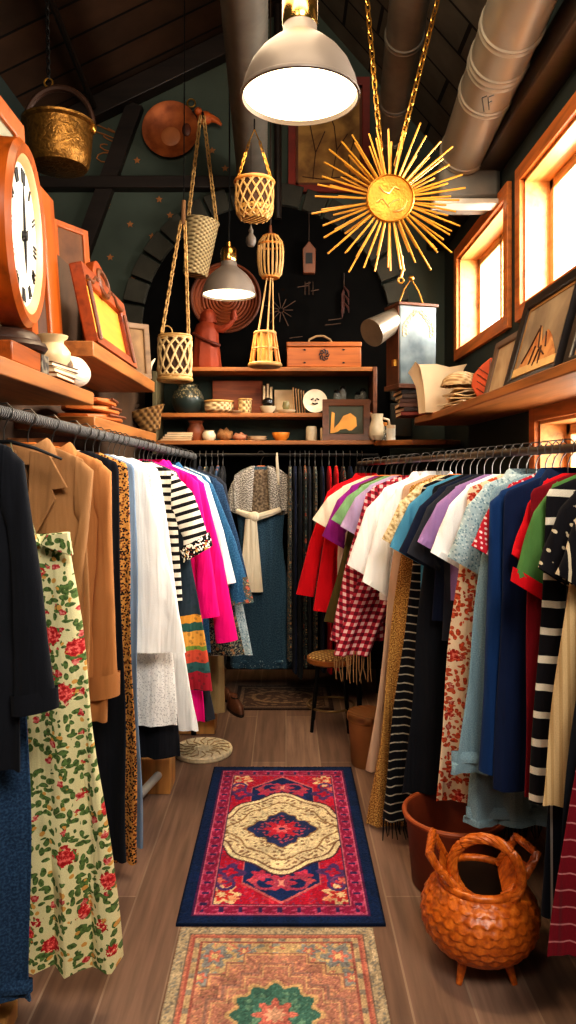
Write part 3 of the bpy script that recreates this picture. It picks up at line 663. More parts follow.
# jar with blue brush marks and books, folded bags
n = N('white blue glaze', .3); g = n.wave(n.map(n.coord(), (1, 1, 9)), 2.2, 6, 'Z'); n.base(n.ramp(g, [(.6, C(222, 208, 184)), (.78, C(96, 140, 168)), (.86, C(218, 206, 184))]))
t = thing('glazed_jar', 'cream glazed jar with blue brush marks on the lower left shelf', 'jar', (-.795, 2.52, ZL + .053))
MB().lathe([(.001, 0), (.045, 0), (.058, .02), (.06, .045), (.046, .065), (.036, .075), (.038, .085), (.05, .095), (.052, .102), (.04, .1), (.001, .09)], n=32, caps=(False, False)).build('jar_body', plain('cream glaze', C(220, 190, 146), .3), t)
def book(label, loc, d, c_, rz=0, cat='book', group=None, tilt=0, name='book'):
    t = thing(name, label, cat, loc, (0, tilt, rz), group); w, l, h = d; k = min(.004, h * .2)
    MB().bb((-w / 2 + .004, -l / 2 + .004, k), (w / 2 - .004, l / 2 - .004, h - k)).build('pages', CREAMP, t)
    m = MB(); m.bb((-w / 2, -l / 2, 0), (w / 2, l / 2, k)); m.bb((-w / 2, -l / 2, h - k), (w / 2, l / 2, h)); m.bb((-w / 2, -l / 2, 0), (-w / 2 + .004, l / 2, h)) if w < l * 2 else None
    m.build('cover', c_, t, bevel=.001); return t
def pl(r_, g, b, rough=.6): return plain('cover %d %d %d' % (r_, g, b), C(r_, g, b), rough)
for i, (lb, c_) in enumerate((('brown thin book at the bottom of the small stack under the glazed jar', pl(140, 84, 46)), ('cream thin book second from the bottom under the glazed jar', pl(204, 180, 146)), ('dark brown thin book directly under the glazed jar', pl(96, 64, 44)))):
    book(lb, (-.795, 2.5, ZL + .0173 * i), (.11, .2, .0168), c_, R(-4 * i), group='books under the glazed jar')
n = N('blue brush pottery', .3); g = n.wave(n.coord(), 14, 7, 'Z', 1.2); n.base(n.ramp(g, [(.55, C(226, 214, 192)), (.72, C(84, 132, 168)), (.84, C(220, 208, 184))])); BLUEP = n.m
t = thing('blue_white_vase', 'white vase with blue brush strokes lying on its side on the lower left shelf', 'vase', (-.785, 2.72, ZL), (0, 0, R(-4)))
MB().lathe([(.001, -.1), (.035, -.1), (.046, -.07), (.058, -.01), (.054, .04), (.035, .075), (.032, .09), (.045, .11), (.04, .108), (.001, .07)], (0, 0, .0585), 32, Matrix.Rotation(R(90), 3, 'X'), (False, False)).build('vase_body', BLUEP, t)
for i, (w, c_, lb) in enumerate(((.26, (170, 92, 40), 'lowest'), (.24, (190, 112, 54), 'middle'), (.22, (176, 98, 44), 'topmost'))):
    t = thing('folded_leather_bag', lb + ' orange-tan folded leather bag in the pile on the low left shelf', 'bag', (-.87, 3.3, ZM + .034 * i), (0, R(2), R(6 * i - 4)), 'folded leather bags')
    rings = []
    for q in range(9):
        u = q / 8; y = -.22 + .44 * u; k = max(.15, math.sin(math.pi * min(1, max(0, u)))) ** .4
        rings.append([Vector((w / 2 * k * math.copysign(abs(math.cos(a)) ** .5, math.cos(a)), y, .017 + .016 * k * math.copysign(abs(math.sin(a)) ** .6, math.sin(a)) + .004 * math.sin(6 * u) * (math.sin(a) > 0))) for a in [2 * math.pi * j / 20 for j in range(20)]])
    MB().loft(rings, True, (True, True)).build('bag_body', plain('tan leather %d' % i, C(*c_), .5, var=.25, bump=.2), t)
    MB().tube([(w * .46, -.12, .03), (w * .5, -.05, .028), (w * .5, .06, .03), (w * .45, .13, .03)], .006, 6).build('strap', plain('brown strap', C(104, 54, 24), .5), t)
t = thing('trinket', 'small grey metal trinket on top of the folded leather bags', 'trinket', (-.86, 3.2, ZM + .1)); MB().lathe([(.001, 0), (.03, 0), (.032, .012), (.02, .02), (.012, .03), (.001, .032)], caps=(False, False)).build('body', plain('grey metal', C(110, 100, 90), .4, .6), t)
# ------------------------------------------------------------------ back shelf unit
SU = [(2.195, 2.225), (1.872, 1.902), (1.675, 1.705)]
XL, XR, YF, YB = -.91, .61, 5.2, 5.52
t = thing('back_shelf_unit', 'three-board wooden shelf unit on the back wall, full of pottery', 'shelf', (-.15, 5.36, 1.675))
for z0, z1 in SU: MB().bb((XL, YF - (.09 if z1 < 1.8 else 0), z0), (XR, YB, z1)).build('shelf_board', OAKX, t, True, bevel=.004)
MB().bb((XL - .03, YF - .005, 1.60), (XL, YB, 2.195)).build('side_panel', plain('grey green panel', C(96, 88, 62), .7), t, True, bevel=.004)
MB().bb((XR, YF - .005, 1.705), (XR + .03, YB, 2.225)).build('side_panel', wood('dark side wood', C(96, 54, 28)), t, True, bevel=.004)
MB().bb((XL, YB - .015, 1.705), (XR, YB - .002, 2.195)).build('back_panel', plain('shelf teal back', C(52, 64, 56), .8), t, True)
t = thing('corner_shelf', 'short oak corner board joining the back shelf to the right shelf', 'shelf', (.75, 5.3, 1.675))
MB().prism([(.642, 5.53), (.642, 5.19), (.612, 5.19), (.612, 5.05), (.70, 4.94), (.83, 4.86), (1.05, 4.86), (1.18, 5.0), (1.18, 5.53)], 1.665, 1.70, 'XY').build('board', OAKX, t, True, bevel=.004)
def px(x, Z=5.3): return (x - CX) * Z / F
Z0, Z1, Z2 = 2.227, 1.904, 1.707
# chest
t = thing('wooden_chest', 'long orange wooden chest with rose emblem on top of the back shelf', 'box', (px(323.5), 5.34, Z0))
MB().bb((-.262, -.12, 0), (.262, .12, .14)).build('chest_body', wood('chest wood', C(164, 88, 34), axis=0), t, bevel=.005)
MB().bb((-.266, -.124, .143), (.266, .124, .178)).build('lid', wood('chest wood', C(164, 88, 34), axis=0), t, bevel=.006)
MB().tube([(-.11, 0, .178), (-.10, 0, .215), (-.05, 0, .238), (.0, 0, .24), (.05, 0, .215), (.07, 0, .178)], .008, 8).build('handle', plain('pale cord handle', C(150, 120, 84)), t)
m = MB()
for k in range(8):
    a = k * math.pi / 4; m.tube([(.012 * math.cos(a), -.122, .085 + .012 * math.sin(a)), (.03 * math.cos(a + .4), -.124, .085 + .034 * math.sin(a + .4)), (.036 * math.cos(a + .9), -.122, .085 + .04 * math.sin(a + .9))], .005, 5)
m.build('rose_emblem', INK, t)
m = MB(); [m.tube([(sx * .13, -.122, .12), (sx * .145, -.122, .122)], .006, 6) for sx in (-1, 1)]; [m.tube([(sx * .13, -.122, .03), (sx * .145, -.122, .03)], .006, 6) for sx in (-1, 1)]; m.build('rivets', INK, t)
# terracotta robed figurine
t = thing('terracotta_figurine', 'orange terracotta robed figurine with a jug on the back shelf, under the woven tray', 'figurine', (px(206), 5.33, Z0))
TF = plain('red clay', C(148, 58, 26), .65, bump=.3)
MB().lathe([(.001, 0), (.1, 0), (.105, .02), (.095, .12), (.085, .22), (.088, .27), (.07, .32), (.03, .345), (.001, .35)], n=32, caps=(False, False), rf=lambda a, z, i: 1 + .05 * math.sin(9 * a) * (z < .25)).build('robe', TF, t)
MB().sphere((.01, -.01, .375), (.042, .045, .052)).build('head', TF, t)
MB().lathe([(.06, .33), (.062, .36), (.055, .4), (.03, .43), (.001, .437)], (.012, .012, 0), caps=(False, False)).build('hood', TF, t)
MB().tube([(.06, -.02, .29), (.12, -.04, .28), (.17, -.05, .31), (.2, -.05, .35)], [.03, .026, .02, .016], 10).build('arm', TF, t)
MB().tube([(-.09, -.04, .25), (-.02, -.1, .2), (.06, -.1, .17), (.1, -.06, .16)], .012, 8).build('sash', plain('dark clay', C(96, 36, 16), .6), t)
MB().lathe([(.001, 0), (.022, 0), (.028, .03), (.018, .055), (.022, .07)], (.2, -.05, .34)).build('jug', TF, t)
# middle board
def vessel(name, label, cat, x, Y, z, prof, mat, part='body', n=28, rim=None, rf=None, group=None):
    t = thing(name, label, cat, (px(x, Y), Y, z), group=group)
    r0, z0 = prof[-1]; ins = [(max(.001, r0 - .006), z0 - .004)] + [(max(.001, a - .008), max(b, prof[0][1]) + .004) for a, b in prof[-2:0:-1]] + [(.001, prof[0][1] + .008)]
    MB().lathe([(.001, prof[0][1])] + prof + ins, n=n, caps=(False, False), rf=rf).build(part, mat, t)
    if rim: MB().tube(ringp(prof[-1][0], prof[-1][1]), rim[0], 8, True).build('rim', rim[1], t)
    return t
n = N('glazed dark pot', .3); z = n.sep(n.coord())[2]; f = n.math('GREATER_THAN', n.math('ADD', z, n.math('MULTIPLY', n.noise(n.coord(), 30), .05)), .135); v = n.voro(n.coord(), 60)
n.base(n.mix(f, C(40, 50, 48), n.mix(n.math('LESS_THAN', v.outputs[0], .45), C(52, 56, 50), C(132, 120, 92))))
vessel('dark_pot', 'dark blue-grey bellied pot with speckled shoulder on the middle back board', 'pot', 188, 5.33, Z1, [(.07, 0), (.1, .03), (.115, .08), (.112, .12), (.095, .16), (.07, .185), (.068, .2), (.08, .21)], n.m)
t = thing('woven_hat', 'brown mesh sun hat hanging at the left end of the back shelf', 'hat', (px(152, 5.12), 5.13, 1.76))
HATM = weave('hat weave', C(150, 112, 66), C(72, 46, 24), 120, 120)
MB().lathe([(.001, .0), (.03, .002), (.06, .02), (.085, .08), (.095, .12), (.13, .17), (.135, .168), (.098, .112), (.06, .01)], (0, 0, .0), 30, Matrix.Rotation(R(-15), 3, 'Y'), (False, False), sq=(1, .45)).build('crown', HATM, t)
MB().tube([(-.13, .05, .17), (-.1, .06, .2)], .004).build('hanging_loop', CORD, t)
t = thing('wooden_board', 'upright plain reddish-brown wooden board behind the bowls on the back shelf', 'board', (px(236), 5.47, Z1)); MB().bb((-.185, -.012, 0), (.185, .012, .255)).build('board', wood('red board', C(146, 72, 30), axis=0), t, bevel=.003)
vessel('woven_bowl', 'cream woven bowl in front of the wooden board', 'bowl', 219, 5.31, Z1, [(.07, 0), (.1, .02), (.108, .05), (.1, .085)], weave('cream weave', C(210, 184, 140), C(120, 90, 54), 110, 160), rim=(.009, CANE))
vessel('openwork_cup', 'small cream openwork cup beside the woven bowl', 'cup', 245, 5.29, Z1, [(.046, 0), (.048, .05), (.047, .1)], weave('cream lattice', C(206, 176, 124), C(84, 56, 28), 150, 150), rim=(.006, CANE))
t = thing('small_saucer', 'small cream saucer under the openwork cup side of the woven bowl', 'saucer', (px(237), 5.22, Z1)); MB().lathe([(.001, 0), (.03, 0), (.045, .012), (.04, .013), (.001, .006)], caps=(False, False)).build('saucer', BONE, t)
for i, (x, h, c_) in enumerate(((264, .21, (150, 130, 96)), (267.5, .225, (96, 70, 46)), (271, .2, (176, 158, 120)))):
    t = book(('tall beige book', 'tall brown book', 'tall cream book')[i] + ' standing in the upright trio on the back shelf', (px(x), 5.43, Z1), (.022, .13, h), pl(*c_), group='upright books on the back shelf')
vessel('black_tea_pot', 'little black lidded pot on a pale bowl on the back shelf', 'pot', 268, 5.28, Z1 + .052, [(.03, 0), (.044, .02), (.042, .04), (.02, .055), (.006, .06)], plain('black glaze', C(20, 18, 18), .25))
vessel('pale_bowl', 'small pale bowl under the little black pot', 'bowl', 268, 5.28, Z1, [(.028, 0), (.05, .025), (.058, .05)], BONE)
book('upright sage-green book facing out on the back shelf', (px(284), 5.46, Z1), (.15, .02, .19), pl(92, 108, 78))
vessel('white_plate_pile', 'low pale dish in front of the green book', 'dish', 286, 5.3, Z1, [(.04, 0), (.066, .016), (.07, .024)], BONE)
vessel('small_green_pot', 'small olive pot in front of the green book', 'pot', 286, 5.3, Z1 + .03, [(.02, 0), (.028, .02), (.022, .05), (.016, .06)], plain('olive glaze', C(120, 112, 74), .3))
for i in range(5):
    c_ = [(178, 118, 50), (150, 92, 40), (192, 140, 70), (140, 84, 40), (172, 104, 46)][i]
    book(['thin ochre booklet, leftmost of the leaning five', 'thin brown booklet, second of the leaning five', 'thin pale-ochre booklet in the middle of the leaning five', 'thin dark-brown booklet, fourth of the leaning five', 'thin amber booklet, rightmost of the leaning five'][i] + ' on the back shelf', (px(295 + 2.6 * i), 5.4, Z1 + .003), (.011, .13, .19 - .006 * i), pl(*c_), group='leaning thin booklets', tilt=R(-4))
t = thing('decorated_plate', 'small white plate with dark painted marks propped upright on the back shelf', 'plate', (px(315), 5.3, Z1 + .086), (R(-12), 0, 0))
MB().lathe([(.001, .006), (.05, .006), (.08, .016), (.087, .018), (.08, .006), (.05, -.004), (.001, -.004)], M=MX, n=36, caps=(False, False)).build('plate_disc', plain('ivory plate', C(214, 194, 168), .35), t)
strokes(t, INK, 'painted_marks', [[(-.03, .01), (-.01, .02)], [(.01, .02), (.03, .01)], [(-.02, -.015), (0, -.022), (.02, -.015)], [(0, .0), (.004, .008)]], .005, -.012)
GLS = N('jar glass', .08, 0, .5); GLS.base((.55, .55, .5, 1)); GLS.b.inputs['Transmission Weight'].default_value = .8; GLS.b.inputs['IOR'].default_value = 1.2; GLS = GLS.m
pt = thing('framed_portrait', 'dark-framed picture with an amber shape leaning at the right end of the bottom back board', 'picture', (px(346, 5.17), 5.17, Z2), (0, 0, 0))
for i, x in enumerate((337, 343, 358, 363)):
    h = (.075, .1, .06, .085)[i]
    t = thing('glass_jar', ['leftmost squat', 'tall second', 'short third', 'rightmost slim'][i] + ' clear glass jar on the ledge above the framed portrait', 'jar', (px(x, 5.35), 5.36, 1.995), group='glass jars above the portrait')
    MB().lathe([(.001, 0), (.022, 0), (.026, .01), (.026, h * .7), (.018, h * .85), (.02, h)], n=18, caps=(False, False)).build('jar_body', GLS, t)
    MB().lathe([(.021, h - .012), (.023, h), (.015, h + .01), (.001, h + .011)], n=18, caps=(False, False)).build('lid', BLACKM, t)
t = thing('jar_ledge', 'short brown wooden ledge holding glass jars behind the portrait', 'shelf', (px(347, 5.4), 5.4, 1.902)); MB().bb((px(330, 5.35), 5.27, 1.975), (XR - .004, 5.5, 1.995)).build('ledge_board', wood('dark side wood', C(96, 54, 28)), t, True); MB().bb((px(330, 5.35), 5.27, 1.902), (px(330, 5.35) + .02, 5.5, 1.975)).build('ledge_leg', wood('dark side wood', C(96, 54, 28)), t, True)
fm = wood('dark portrait frame', C(88, 50, 26)); w, h, fw = .33, .285, .045
o_ = [(-w / 2, 0), (w / 2, 0), (w / 2, h), (-w / 2, h)]; q_ = [(-w / 2 + fw, fw), (w / 2 - fw, fw), (w / 2 - fw, h - fw), (-w / 2 + fw, h - fw)]
vs = [[Vector((a, y, b)) for a, b in P_] for y, P_ in ((-.025, o_), (-.012, q_), (.01, q_), (.01, o_))]
MB().loft(vs + [vs[0]]).build('frame', fm, pt, bevel=.004, sharp=30); MB().bb((-w / 2 + fw * .9, -.004, fw * .9), (w / 2 - fw * .9, .006, h - fw * .9)).build('picture', plain('dark green art', C(62, 62, 44), .6), pt)
MB().prism([(-.09, .05), (-.06, .06), (.04, .07), (.075, .1), (.07, .16), (.03, .19), (-.02, .17), (-.05, .12), (-.08, .09)], -.008, -.004).build('amber_figure', plain('amber art', C(214, 150, 66), .6), pt)
MB().prism([(-.11, .05), (-.085, .05), (-.08, .19), (-.1, .2)], -.008, -.004).build('amber_strip', plain('amber art', C(214, 150, 66), .6), pt)
MB().prism([(-.07, .05), (.05, .05), (.0, .08), (-.04, .075)], -.010, -.006).build('dark_ground', plain('dark olive art', C(56, 60, 40), .6), pt)
# bottom board
for i in range(4):
    book(['lowest', 'second', 'third', 'topmost'][i] + ' cream magazine of the flat pile at the left end of the bottom back board', (px(178 + .7 * i), 5.34, Z2 + .0155 * i), (.22 - .012 * i, .2, .0148), [pl(196, 172, 136), pl(170, 140, 104), pl(204, 186, 156), pl(184, 158, 124)][i], R(3 * i - 4), 'magazine', 'flat magazines on the bottom back board', name='magazine')
vessel('clay_jar', 'red-brown clay jar on the bottom back board', 'jar', 196, 5.32, Z2, [(.04, 0), (.058, .04), (.064, .08), (.05, .11), (.045, .125), (.06, .145)], plain('brown clay', C(128, 70, 42), .5, bump=.3))
vessel('white_pot', 'small round white pot right of the clay jar', 'pot', 209, 5.28, Z2, [(.03, 0), (.048, .02), (.05, .045), (.036, .07), (.04, .076)], BONE)
def lump(name, label, cat, x, Y, z, r3, mat, s=18):
    t = thing(name, label, cat, (px(x, Y), Y, z)); m = MB().sphere((0, 0, r3[2]), r3, 24, 16); m.v = [(a * (1 + .13 * math.sin(a * s * 9) * math.cos(c_ * s * 8 + b * s * 7)), b, max(0, c_ * (1 + .1 * math.sin(a * s * 8)))) for a, b, c_ in m.v]; m.build('lump', mat, t); return t
lump('coral_piece', 'knobbly brown coral lump on the bottom back board', 'coral', 225, 5.3, Z2, (.06, .05, .045), plain('brown coral', C(140, 98, 58), .8, bump=1.0, scale=14))
lump('pink_coral', 'lower pinkish coral lump right of the brown one', 'coral', 240, 5.3, Z2, (.052, .045, .03), plain('pink coral', C(168, 116, 88), .8, bump=1.0, scale=14))
for i in range(2):
    vessel('flat_plate', ('lower', 'upper')[i] + ' cream plate of the stacked pair on the bottom back board', 'plate', 257, 5.3, Z2 + .014 * i, [(.04, 0), (.07, .014), (.073, .02)], BONE, group='stacked cream plates')
vessel('orange_bowl', 'orange wooden bowl on the bottom back board', 'bowl', 281, 5.28, Z2, [(.032, 0), (.055, .025), (.064, .055), (.062, .06)], plain('orange bowl', C(208, 130, 48), .4))
vessel('ivory_canister', 'taller ivory canister on the bottom back board', 'canister', 311.5, 5.26, Z2, [(.034, 0), (.04, .01), (.04, .08), (.036, .1), (.03, .104)], BONE)
vessel('ivory_cup', 'shorter ivory carved cup left of the framed portrait', 'cup', 325, 5.22, Z2, [(.03, 0), (.034, .01), (.034, .075), (.03, .09)], plain('carved ivory', C(206, 182, 144), .5, bump=.6))
# corner things
t = vessel('white_jug', 'white jug tipped in the corner right of the framed portrait', 'jug', 377, 5.115, 1.7075, [(.04, 0), (.056, .035), (.054, .09), (.038, .14), (.044, .18)], plain('white glaze', C(214, 196, 164), .3))
MB().tube([(.042, 0, .15), (.08, 0, .14), (.088, 0, .09), (.054, 0, .05)], .009, 8).build('handle', plain('white glaze', C(214, 196, 164), .3), t)
for i, (x, Y, h, nm, lb) in enumerate(((385, 5.1, .11, 'clear_bottle', 'little amber-stoppered clear bottle beside the white jug'), (391, 5.02, .1, 'white_tin', 'small white tin beside the clear bottle in the shelf corner'), (378, 4.97, .04, 'shell_bowl', 'small pale shell bowl at the front of the shelf corner'))):
    if i == 0: t = thing(nm, lb, 'bottle', (px(x, Y), Y, 1.7015)); MB().lathe([(.001, 0), (.026, 0), (.028, .06), (.014, .08), (.013, h)], caps=(False, False)).build('bottle_body', GLS, t); MB().lathe([(.014, h - .01), (.016, h + .015), (.001, h + .018)], caps=(False, False)).build('stopper', CANEO, t)
    elif i == 1: t = thing(nm, lb, 'tin', (px(x, Y), Y, 1.7015)); MB().lathe([(.001, 0), (.03, 0), (.03, h), (.001, h)], caps=(False, False)).build('tin_body', plain('white tin', C(226, 218, 200), .4), t); MB().lathe([(.031, h - .02), (.031, h + .003), (.001, h + .005)], caps=(False, False)).build('lid', CREAMP, t)
    else: vessel(nm, lb, 'bowl', x, Y, 1.7015, [(.02, 0), (.035, .02), (.04, .03)], BONE)
# ------------------------------------------------------------------ right shelf
t = thing('wall_shelf', 'long oak shelf under the right windows, above the right clothes rail', 'shelf', (1.02, 3.0, 1.79))
MB().prism([(.85, .9), (1.2, .9), (1.2, 4.84), (.84, 4.84), (.80, 4.6), (.84, 4.3), (.85, 4.0)], 1.79, 1.83, 'XY').build('board', OAK, t, True, bevel=.005)
ZR = 1.832
BLKF = plain('black picture frame', C(34, 26, 22), .35)
t = frame('picture', 'black-framed picture of a tan mountain drawing leaning under the window', 'picture', (.925, 2.79, ZR), R(-90), R(15), .58, .37, .034, BLKF, art('grey brown wash', [(.35, C(120, 102, 82)), (.65, C(168, 146, 116))], 4), .025, inner=(.012, plain('gold slip', C(150, 108, 56), .5)))
MB().prism([(-.2, .05), (.22, .05), (.2, .09), (.12, .16), (.07, .19), (.03, .14), (-.02, .22), (-.07, .15), (-.12, .13), (-.19, .07)], -.012, -.007).build('mountain_shape', art('rust wash', [(.35, C(150, 78, 36)), (.6, C(196, 140, 84))], 14), t)
MB().prism([(-.24, .04), (.24, .04), (.24, .07), (-.24, .075)], -.014, -.008).build('foreground_strip', plain('pale ochre', C(206, 168, 110), .7), t)
strokes(t, plain('sepia ink', C(70, 40, 20), .8), 'ink_lines', [[(-.15, .09), (-.1, .13), (-.02, .21)], [(-.02, .22), (.02, .13), (.1, .09)], [(.07, .18), (.1, .12)], [(-.05, .07), (-.02, .14)], [(.0, .06), (.03, .12)], [(.06, .06), (.05, .13)]], .0035, -.014)
t = frame('picture', 'second black-framed tan drawing leaning at the right edge of the view', 'picture', (.925, 2.16, ZR), R(-90), R(15), .52, .35, .032, BLKF, art('tan wash', [(.35, C(132, 98, 64)), (.65, C(176, 140, 96))], 5), .025)
strokes(t, plain('sepia ink', C(70, 40, 20), .8), 'ink_lines', [[(-.18, .06), (-.15, .2), (-.1, .28)], [(-.15, .2), (-.2, .26)], [(.0, .07), (.05, .22), (.1, .27)], [(-.08, .06), (-.06, .18)], [(.12, .06), (.13, .2)]], .005)
t = frame('picture', 'small framed tan picture behind the black-framed mountain drawing', 'picture', (.95, 3.34, ZR), R(-90), R(14), .34, .27, .025, plain('grey brown frame', C(104, 80, 60), .5), art('beige wash', [(.35, C(156, 128, 96)), (.65, C(190, 164, 128))], 6), .02)
t = thing('clay_leaf', 'rust-red clay leaf leaning on the sill behind the small picture', 'ornament', (1.02, 3.72, ZR), (R(-8), 0, R(-35)))
t.scale = (1.2, 1, 1.2)
lf = [(0, 0), (.05, .03), (.08, .08), (.075, .13), (.04, .17), (.0, .2), (-.04, .17), (-.075, .13), (-.08, .08), (-.05, .03)]
MB().prism(lf, -.006, .008).build('leaf', plain('rust clay', C(196, 78, 34), .5), t, bevel=.004)
m = MB(); m.tube([(0, -.008, .01), (0, -.008, .19)], .003, 5); [m.tube([(0, -.008, .03 + .03 * k), (s_ * .055, -.008, .07 + .03 * k)], .002, 5) for k in range(4) for s_ in (-1, 1)]; m.build('veins', BROWNW, t)
# folded papers, fabric hat, paper bag
def sheet(mb, c_, w, l, rz, amp, seed, th=.003):
    n_ = 9; vs = []; M = Matrix.Rotation(rz, 3, 'Z')
    for i in range(n_):
        for j in range(n_):
            x, y = (i / (n_ - 1) - .5) * w, (j / (n_ - 1) - .5) * l
            vs.append(M @ Vector((x, y, amp * (math.sin(9 * x / w + seed) * math.cos(5 * y / l + seed * 2) * .5 + .5))) + Vector(c_))
    fs = [(i * n_ + j, i * n_ + j + 1, (i + 1) * n_ + j + 1, (i + 1) * n_ + j) for i in range(n_ - 1) for j in range(n_ - 1)]
    o = len(vs); lo = [v - Vector((0, 0, th)) for v in vs]; ed = []
    for i in range(n_ - 1):
        for a, b in ((i, i + 1), ((n_ - 1) * n_ + i, (n_ - 1) * n_ + i + 1), (i * n_, (i + 1) * n_), (i * n_ + n_ - 1, (i + 1) * n_ + n_ - 1)): ed.append((a, b, b + o, a + o))
    mb.add(vs + lo, fs + [tuple(k + o for k in f) for f in fs] + ed)
for i in range(6):
    t = thing('folded_cloth', ['lowest', 'second', 'third', 'fourth', 'fifth', 'topmost'][i] + ' cream folded cloth of the loose pile on the far right shelf', 'cloth', (.975, 3.98, ZR + .006 + .017 * i), group='cream folded cloths on the right shelf')
    m = MB(); sheet(m, (0, 0, 0), .22 - .012 * i, .34 - .02 * i, R(14 * math.sin(i * 2)), .012, i, .006); m.build('cloth_sheet', plain('cream cloth %d' % (i % 3), [C(222, 188, 140), C(232, 208, 172), C(206, 168, 118)][i % 3], .8, var=.12), t)
t = thing('straw_bonnet', 'pale woven straw bonnet resting on the cream cloth pile', 'hat', (.955, 4.02, ZR + .122))
MB().lathe([(.115, 0), (.112, .012), (.1, .04), (.07, .065), (.03, .078), (.001, .08)], caps=(False, False)).build('bonnet_crown', weave('pale straw', C(206, 172, 124), C(150, 112, 70), 160, 200), t)
t = thing('open_paper_bag', 'tall open cream paper bag beside the metal lantern', 'paper bag', (.885, 4.33, ZR), (0, 0, R(12)))
rings = []
for k, (w, d, z) in enumerate(((.095, .05, 0), (.1, .055, .08), (.11, .06, .16), (.135, .075, .25), (.15, .08, .27))):
    rings.append([Vector((a * w, b * d, z + (.03 * math.sin(3 * q) if k >= 3 else 0))) for q, (a, b) in enumerate(((-1, -1), (-.3, -1.15), (.3, -.9), (1, -1), (1.08, 0), (1, 1), (.3, .9), (-.3, 1.1), (-1, 1), (-.9, 0)))])
MB().loft(rings, True, (True, False)).build('bag_body', plain('cream paper bag', C(232, 206, 166), .8, var=.1), t, sharp=25)
t = thing('standing_booklet', 'pale open booklet standing behind the cream cloth pile', 'book', (1.09, 4.46, ZR), (0, 0, R(15)))
for s_ in (-1, 1): MB().box((s_ * .065, .03, .11), (.14, .006, .22), rz=R(22 * s_)).build('page_block', CREAMP, t)
# books under the metal lantern
for i in range(6):
    th = .026; book(['bottom reddish', 'second dark', 'third brown', 'fourth cream-edged', 'fifth grey-edged', 'top black'][i] + ' book of the stack under the metal lantern', (.80 + .008 * math.sin(i * 2.3), 4.66, ZR + .002 + i * (th + .001)), (.24, .19, th), [pl(120, 44, 28), pl(46, 30, 24), pl(84, 48, 30), pl(70, 40, 26), pl(60, 40, 30), pl(36, 26, 24)][i], R(90 + 5 * math.sin(i * 1.7)), group='books under the metal lantern')
zb = ZR + .002 + 6 * .027 + .002
lp = Vector((.785, 4.64, zb))
t = thing('magic_lantern_box', 'tall grey metal lantern box with floral scrolls and side hood on the right shelf', 'lantern', lp, (0, 0, R(18)))
n = N('grey painted tin', .35, .4); n.base(n.ramp(n.noise(n.coord(), 5, 4), [(.3, C(66, 76, 80)), (.7, C(124, 134, 134))]))
RUST = plain('rusty brown metal', C(92, 54, 34), .5, .3, var=.4)
MB().bb((-.125, -.09, .025), (.125, .09, .52)).build('case', n.m, t, bevel=.006)
MB().bb((-.131, -.084, .03), (-.124, .084, .515)).build('side_plate', RUST, t)
for z0, z1, e in ((0, .03, .014), (.51, .53, .012)): MB().bb((-.125 - e, -.09 - e, z0), (.125 + e, .09 + e, z1)).build('edge_band', RUST, t, bevel=.004)
m = MB()
for s_ in (-1, 1):
    for k in range(7):
        a = k / 6 * math.pi; c_ = Vector((s_ * (.02 + .075 * math.sin(a * .6)), -.092, .47 - .14 * k / 6))
        m.tube([c_ + Vector((.018 * math.cos(q), 0, .018 * math.sin(q))) * (1 - q / 9) for q in [x * .8 for x in range(8)]], .0035, 5)
    m.tube([(s_ * (.005 + .1 * math.sin(k * .25)), -.092, .48 - .02 * k) for k in range(9)], .003, 5)
m.build('scrollwork', plain('gilt scroll paint', C(206, 178, 120), .5), t)
MB().bb((-.15, -.06, .14), (-.13, -.03, .18)).build('latch', BRASS, t)
d = Vector((-1, -.35, -.55)).normalized(); a = Vector((-.125, -.01, .43)); q = d.orthogonal().normalized()
MB().tube([a - d * .03, a + d * .05, a + d * .14, a + d * .215, a + d * .213, a + d * .1, a], [.07, .076, .082, .088, .083, .074, .02], 28, caps=False).build('hood', plain('dull steel hood', C(150, 136, 118), .35, .7), t)
MB().tube([(-.09, 0, .53), (-.05, 0, .63), (.0, 0, .70), (.05, 0, .63), (.09, 0, .53)], .005, 6).build('wire_handle', BRASS, t)
MB().sphere((0, 0, .705), .018).build('handle_knob', BRASS, t); MB().tube([(-.1, -.05, .26), (-.1, -.06, .22)], .008).build('hood_hook', CHROME, t)
# ------------------------------------------------------------------ clothes rails
def rail_l(Y): return Vector((-1.03 + .1207 * Y, Y, 1.66 - .038 * (Y - 2.0)))
def rail_r(Y): return Vector((1.242 - .18 * Y, Y, 1.565 - .012 * (Y - 2.2)))
def neck_l(x): return rail_l(1.03 / ((CX - x) / F + .1207))
def neck_r(x): return rail_r(1.242 / ((x - CX) / F + .18))
n = N('wound grey rail sleeve', .6, .1); x, y, z = n.sep(n.coord()); f = n.wave(n.coord(), 26, 3, 'Y', 2); n.base(n.ramp(f, [(.2, C(40, 40, 42)), (.7, C(120, 118, 116))])); n.bump(f, .8, .01); RAILM = n.m
PIPE = plain('grey white pipe', C(186, 186, 180), .4, .2)
def rack(label, fn, y0, y1, mat, r_, y_foot):
    a, b = fn(y0), fn(y1)
    t = thing('clothes_rack', label, 'clothes rack', (a.x, a.y, 0))
    MB().tube([a, a.lerp(b, .5), b], r_, 14).build('rail', mat, t, True)
    for p in (a, b): MB().tube([(p.x, p.y, 0), (p.x, p.y, p.z)], .016, 12).build('post', BLACKM, t, True)
    return t
L_ = rack('left clothes rack with a thick grey-wound rail and pale lower bar', rail_l, 1.3, 4.2, RAILM, .019, 3.8)
MB().tube([(-.89, 2.0, .088), (-.59, 3.43, .088)], .019, 14).build('lower_bar', PIPE, L_, True)
BLK = wood('pale pine block', C(206, 150, 86), axis=2)
MB().bb((-.86, 3.42, .0), (-.535, 3.58, .165)).build('foot_block', BLK, L_, True, bevel=.004)
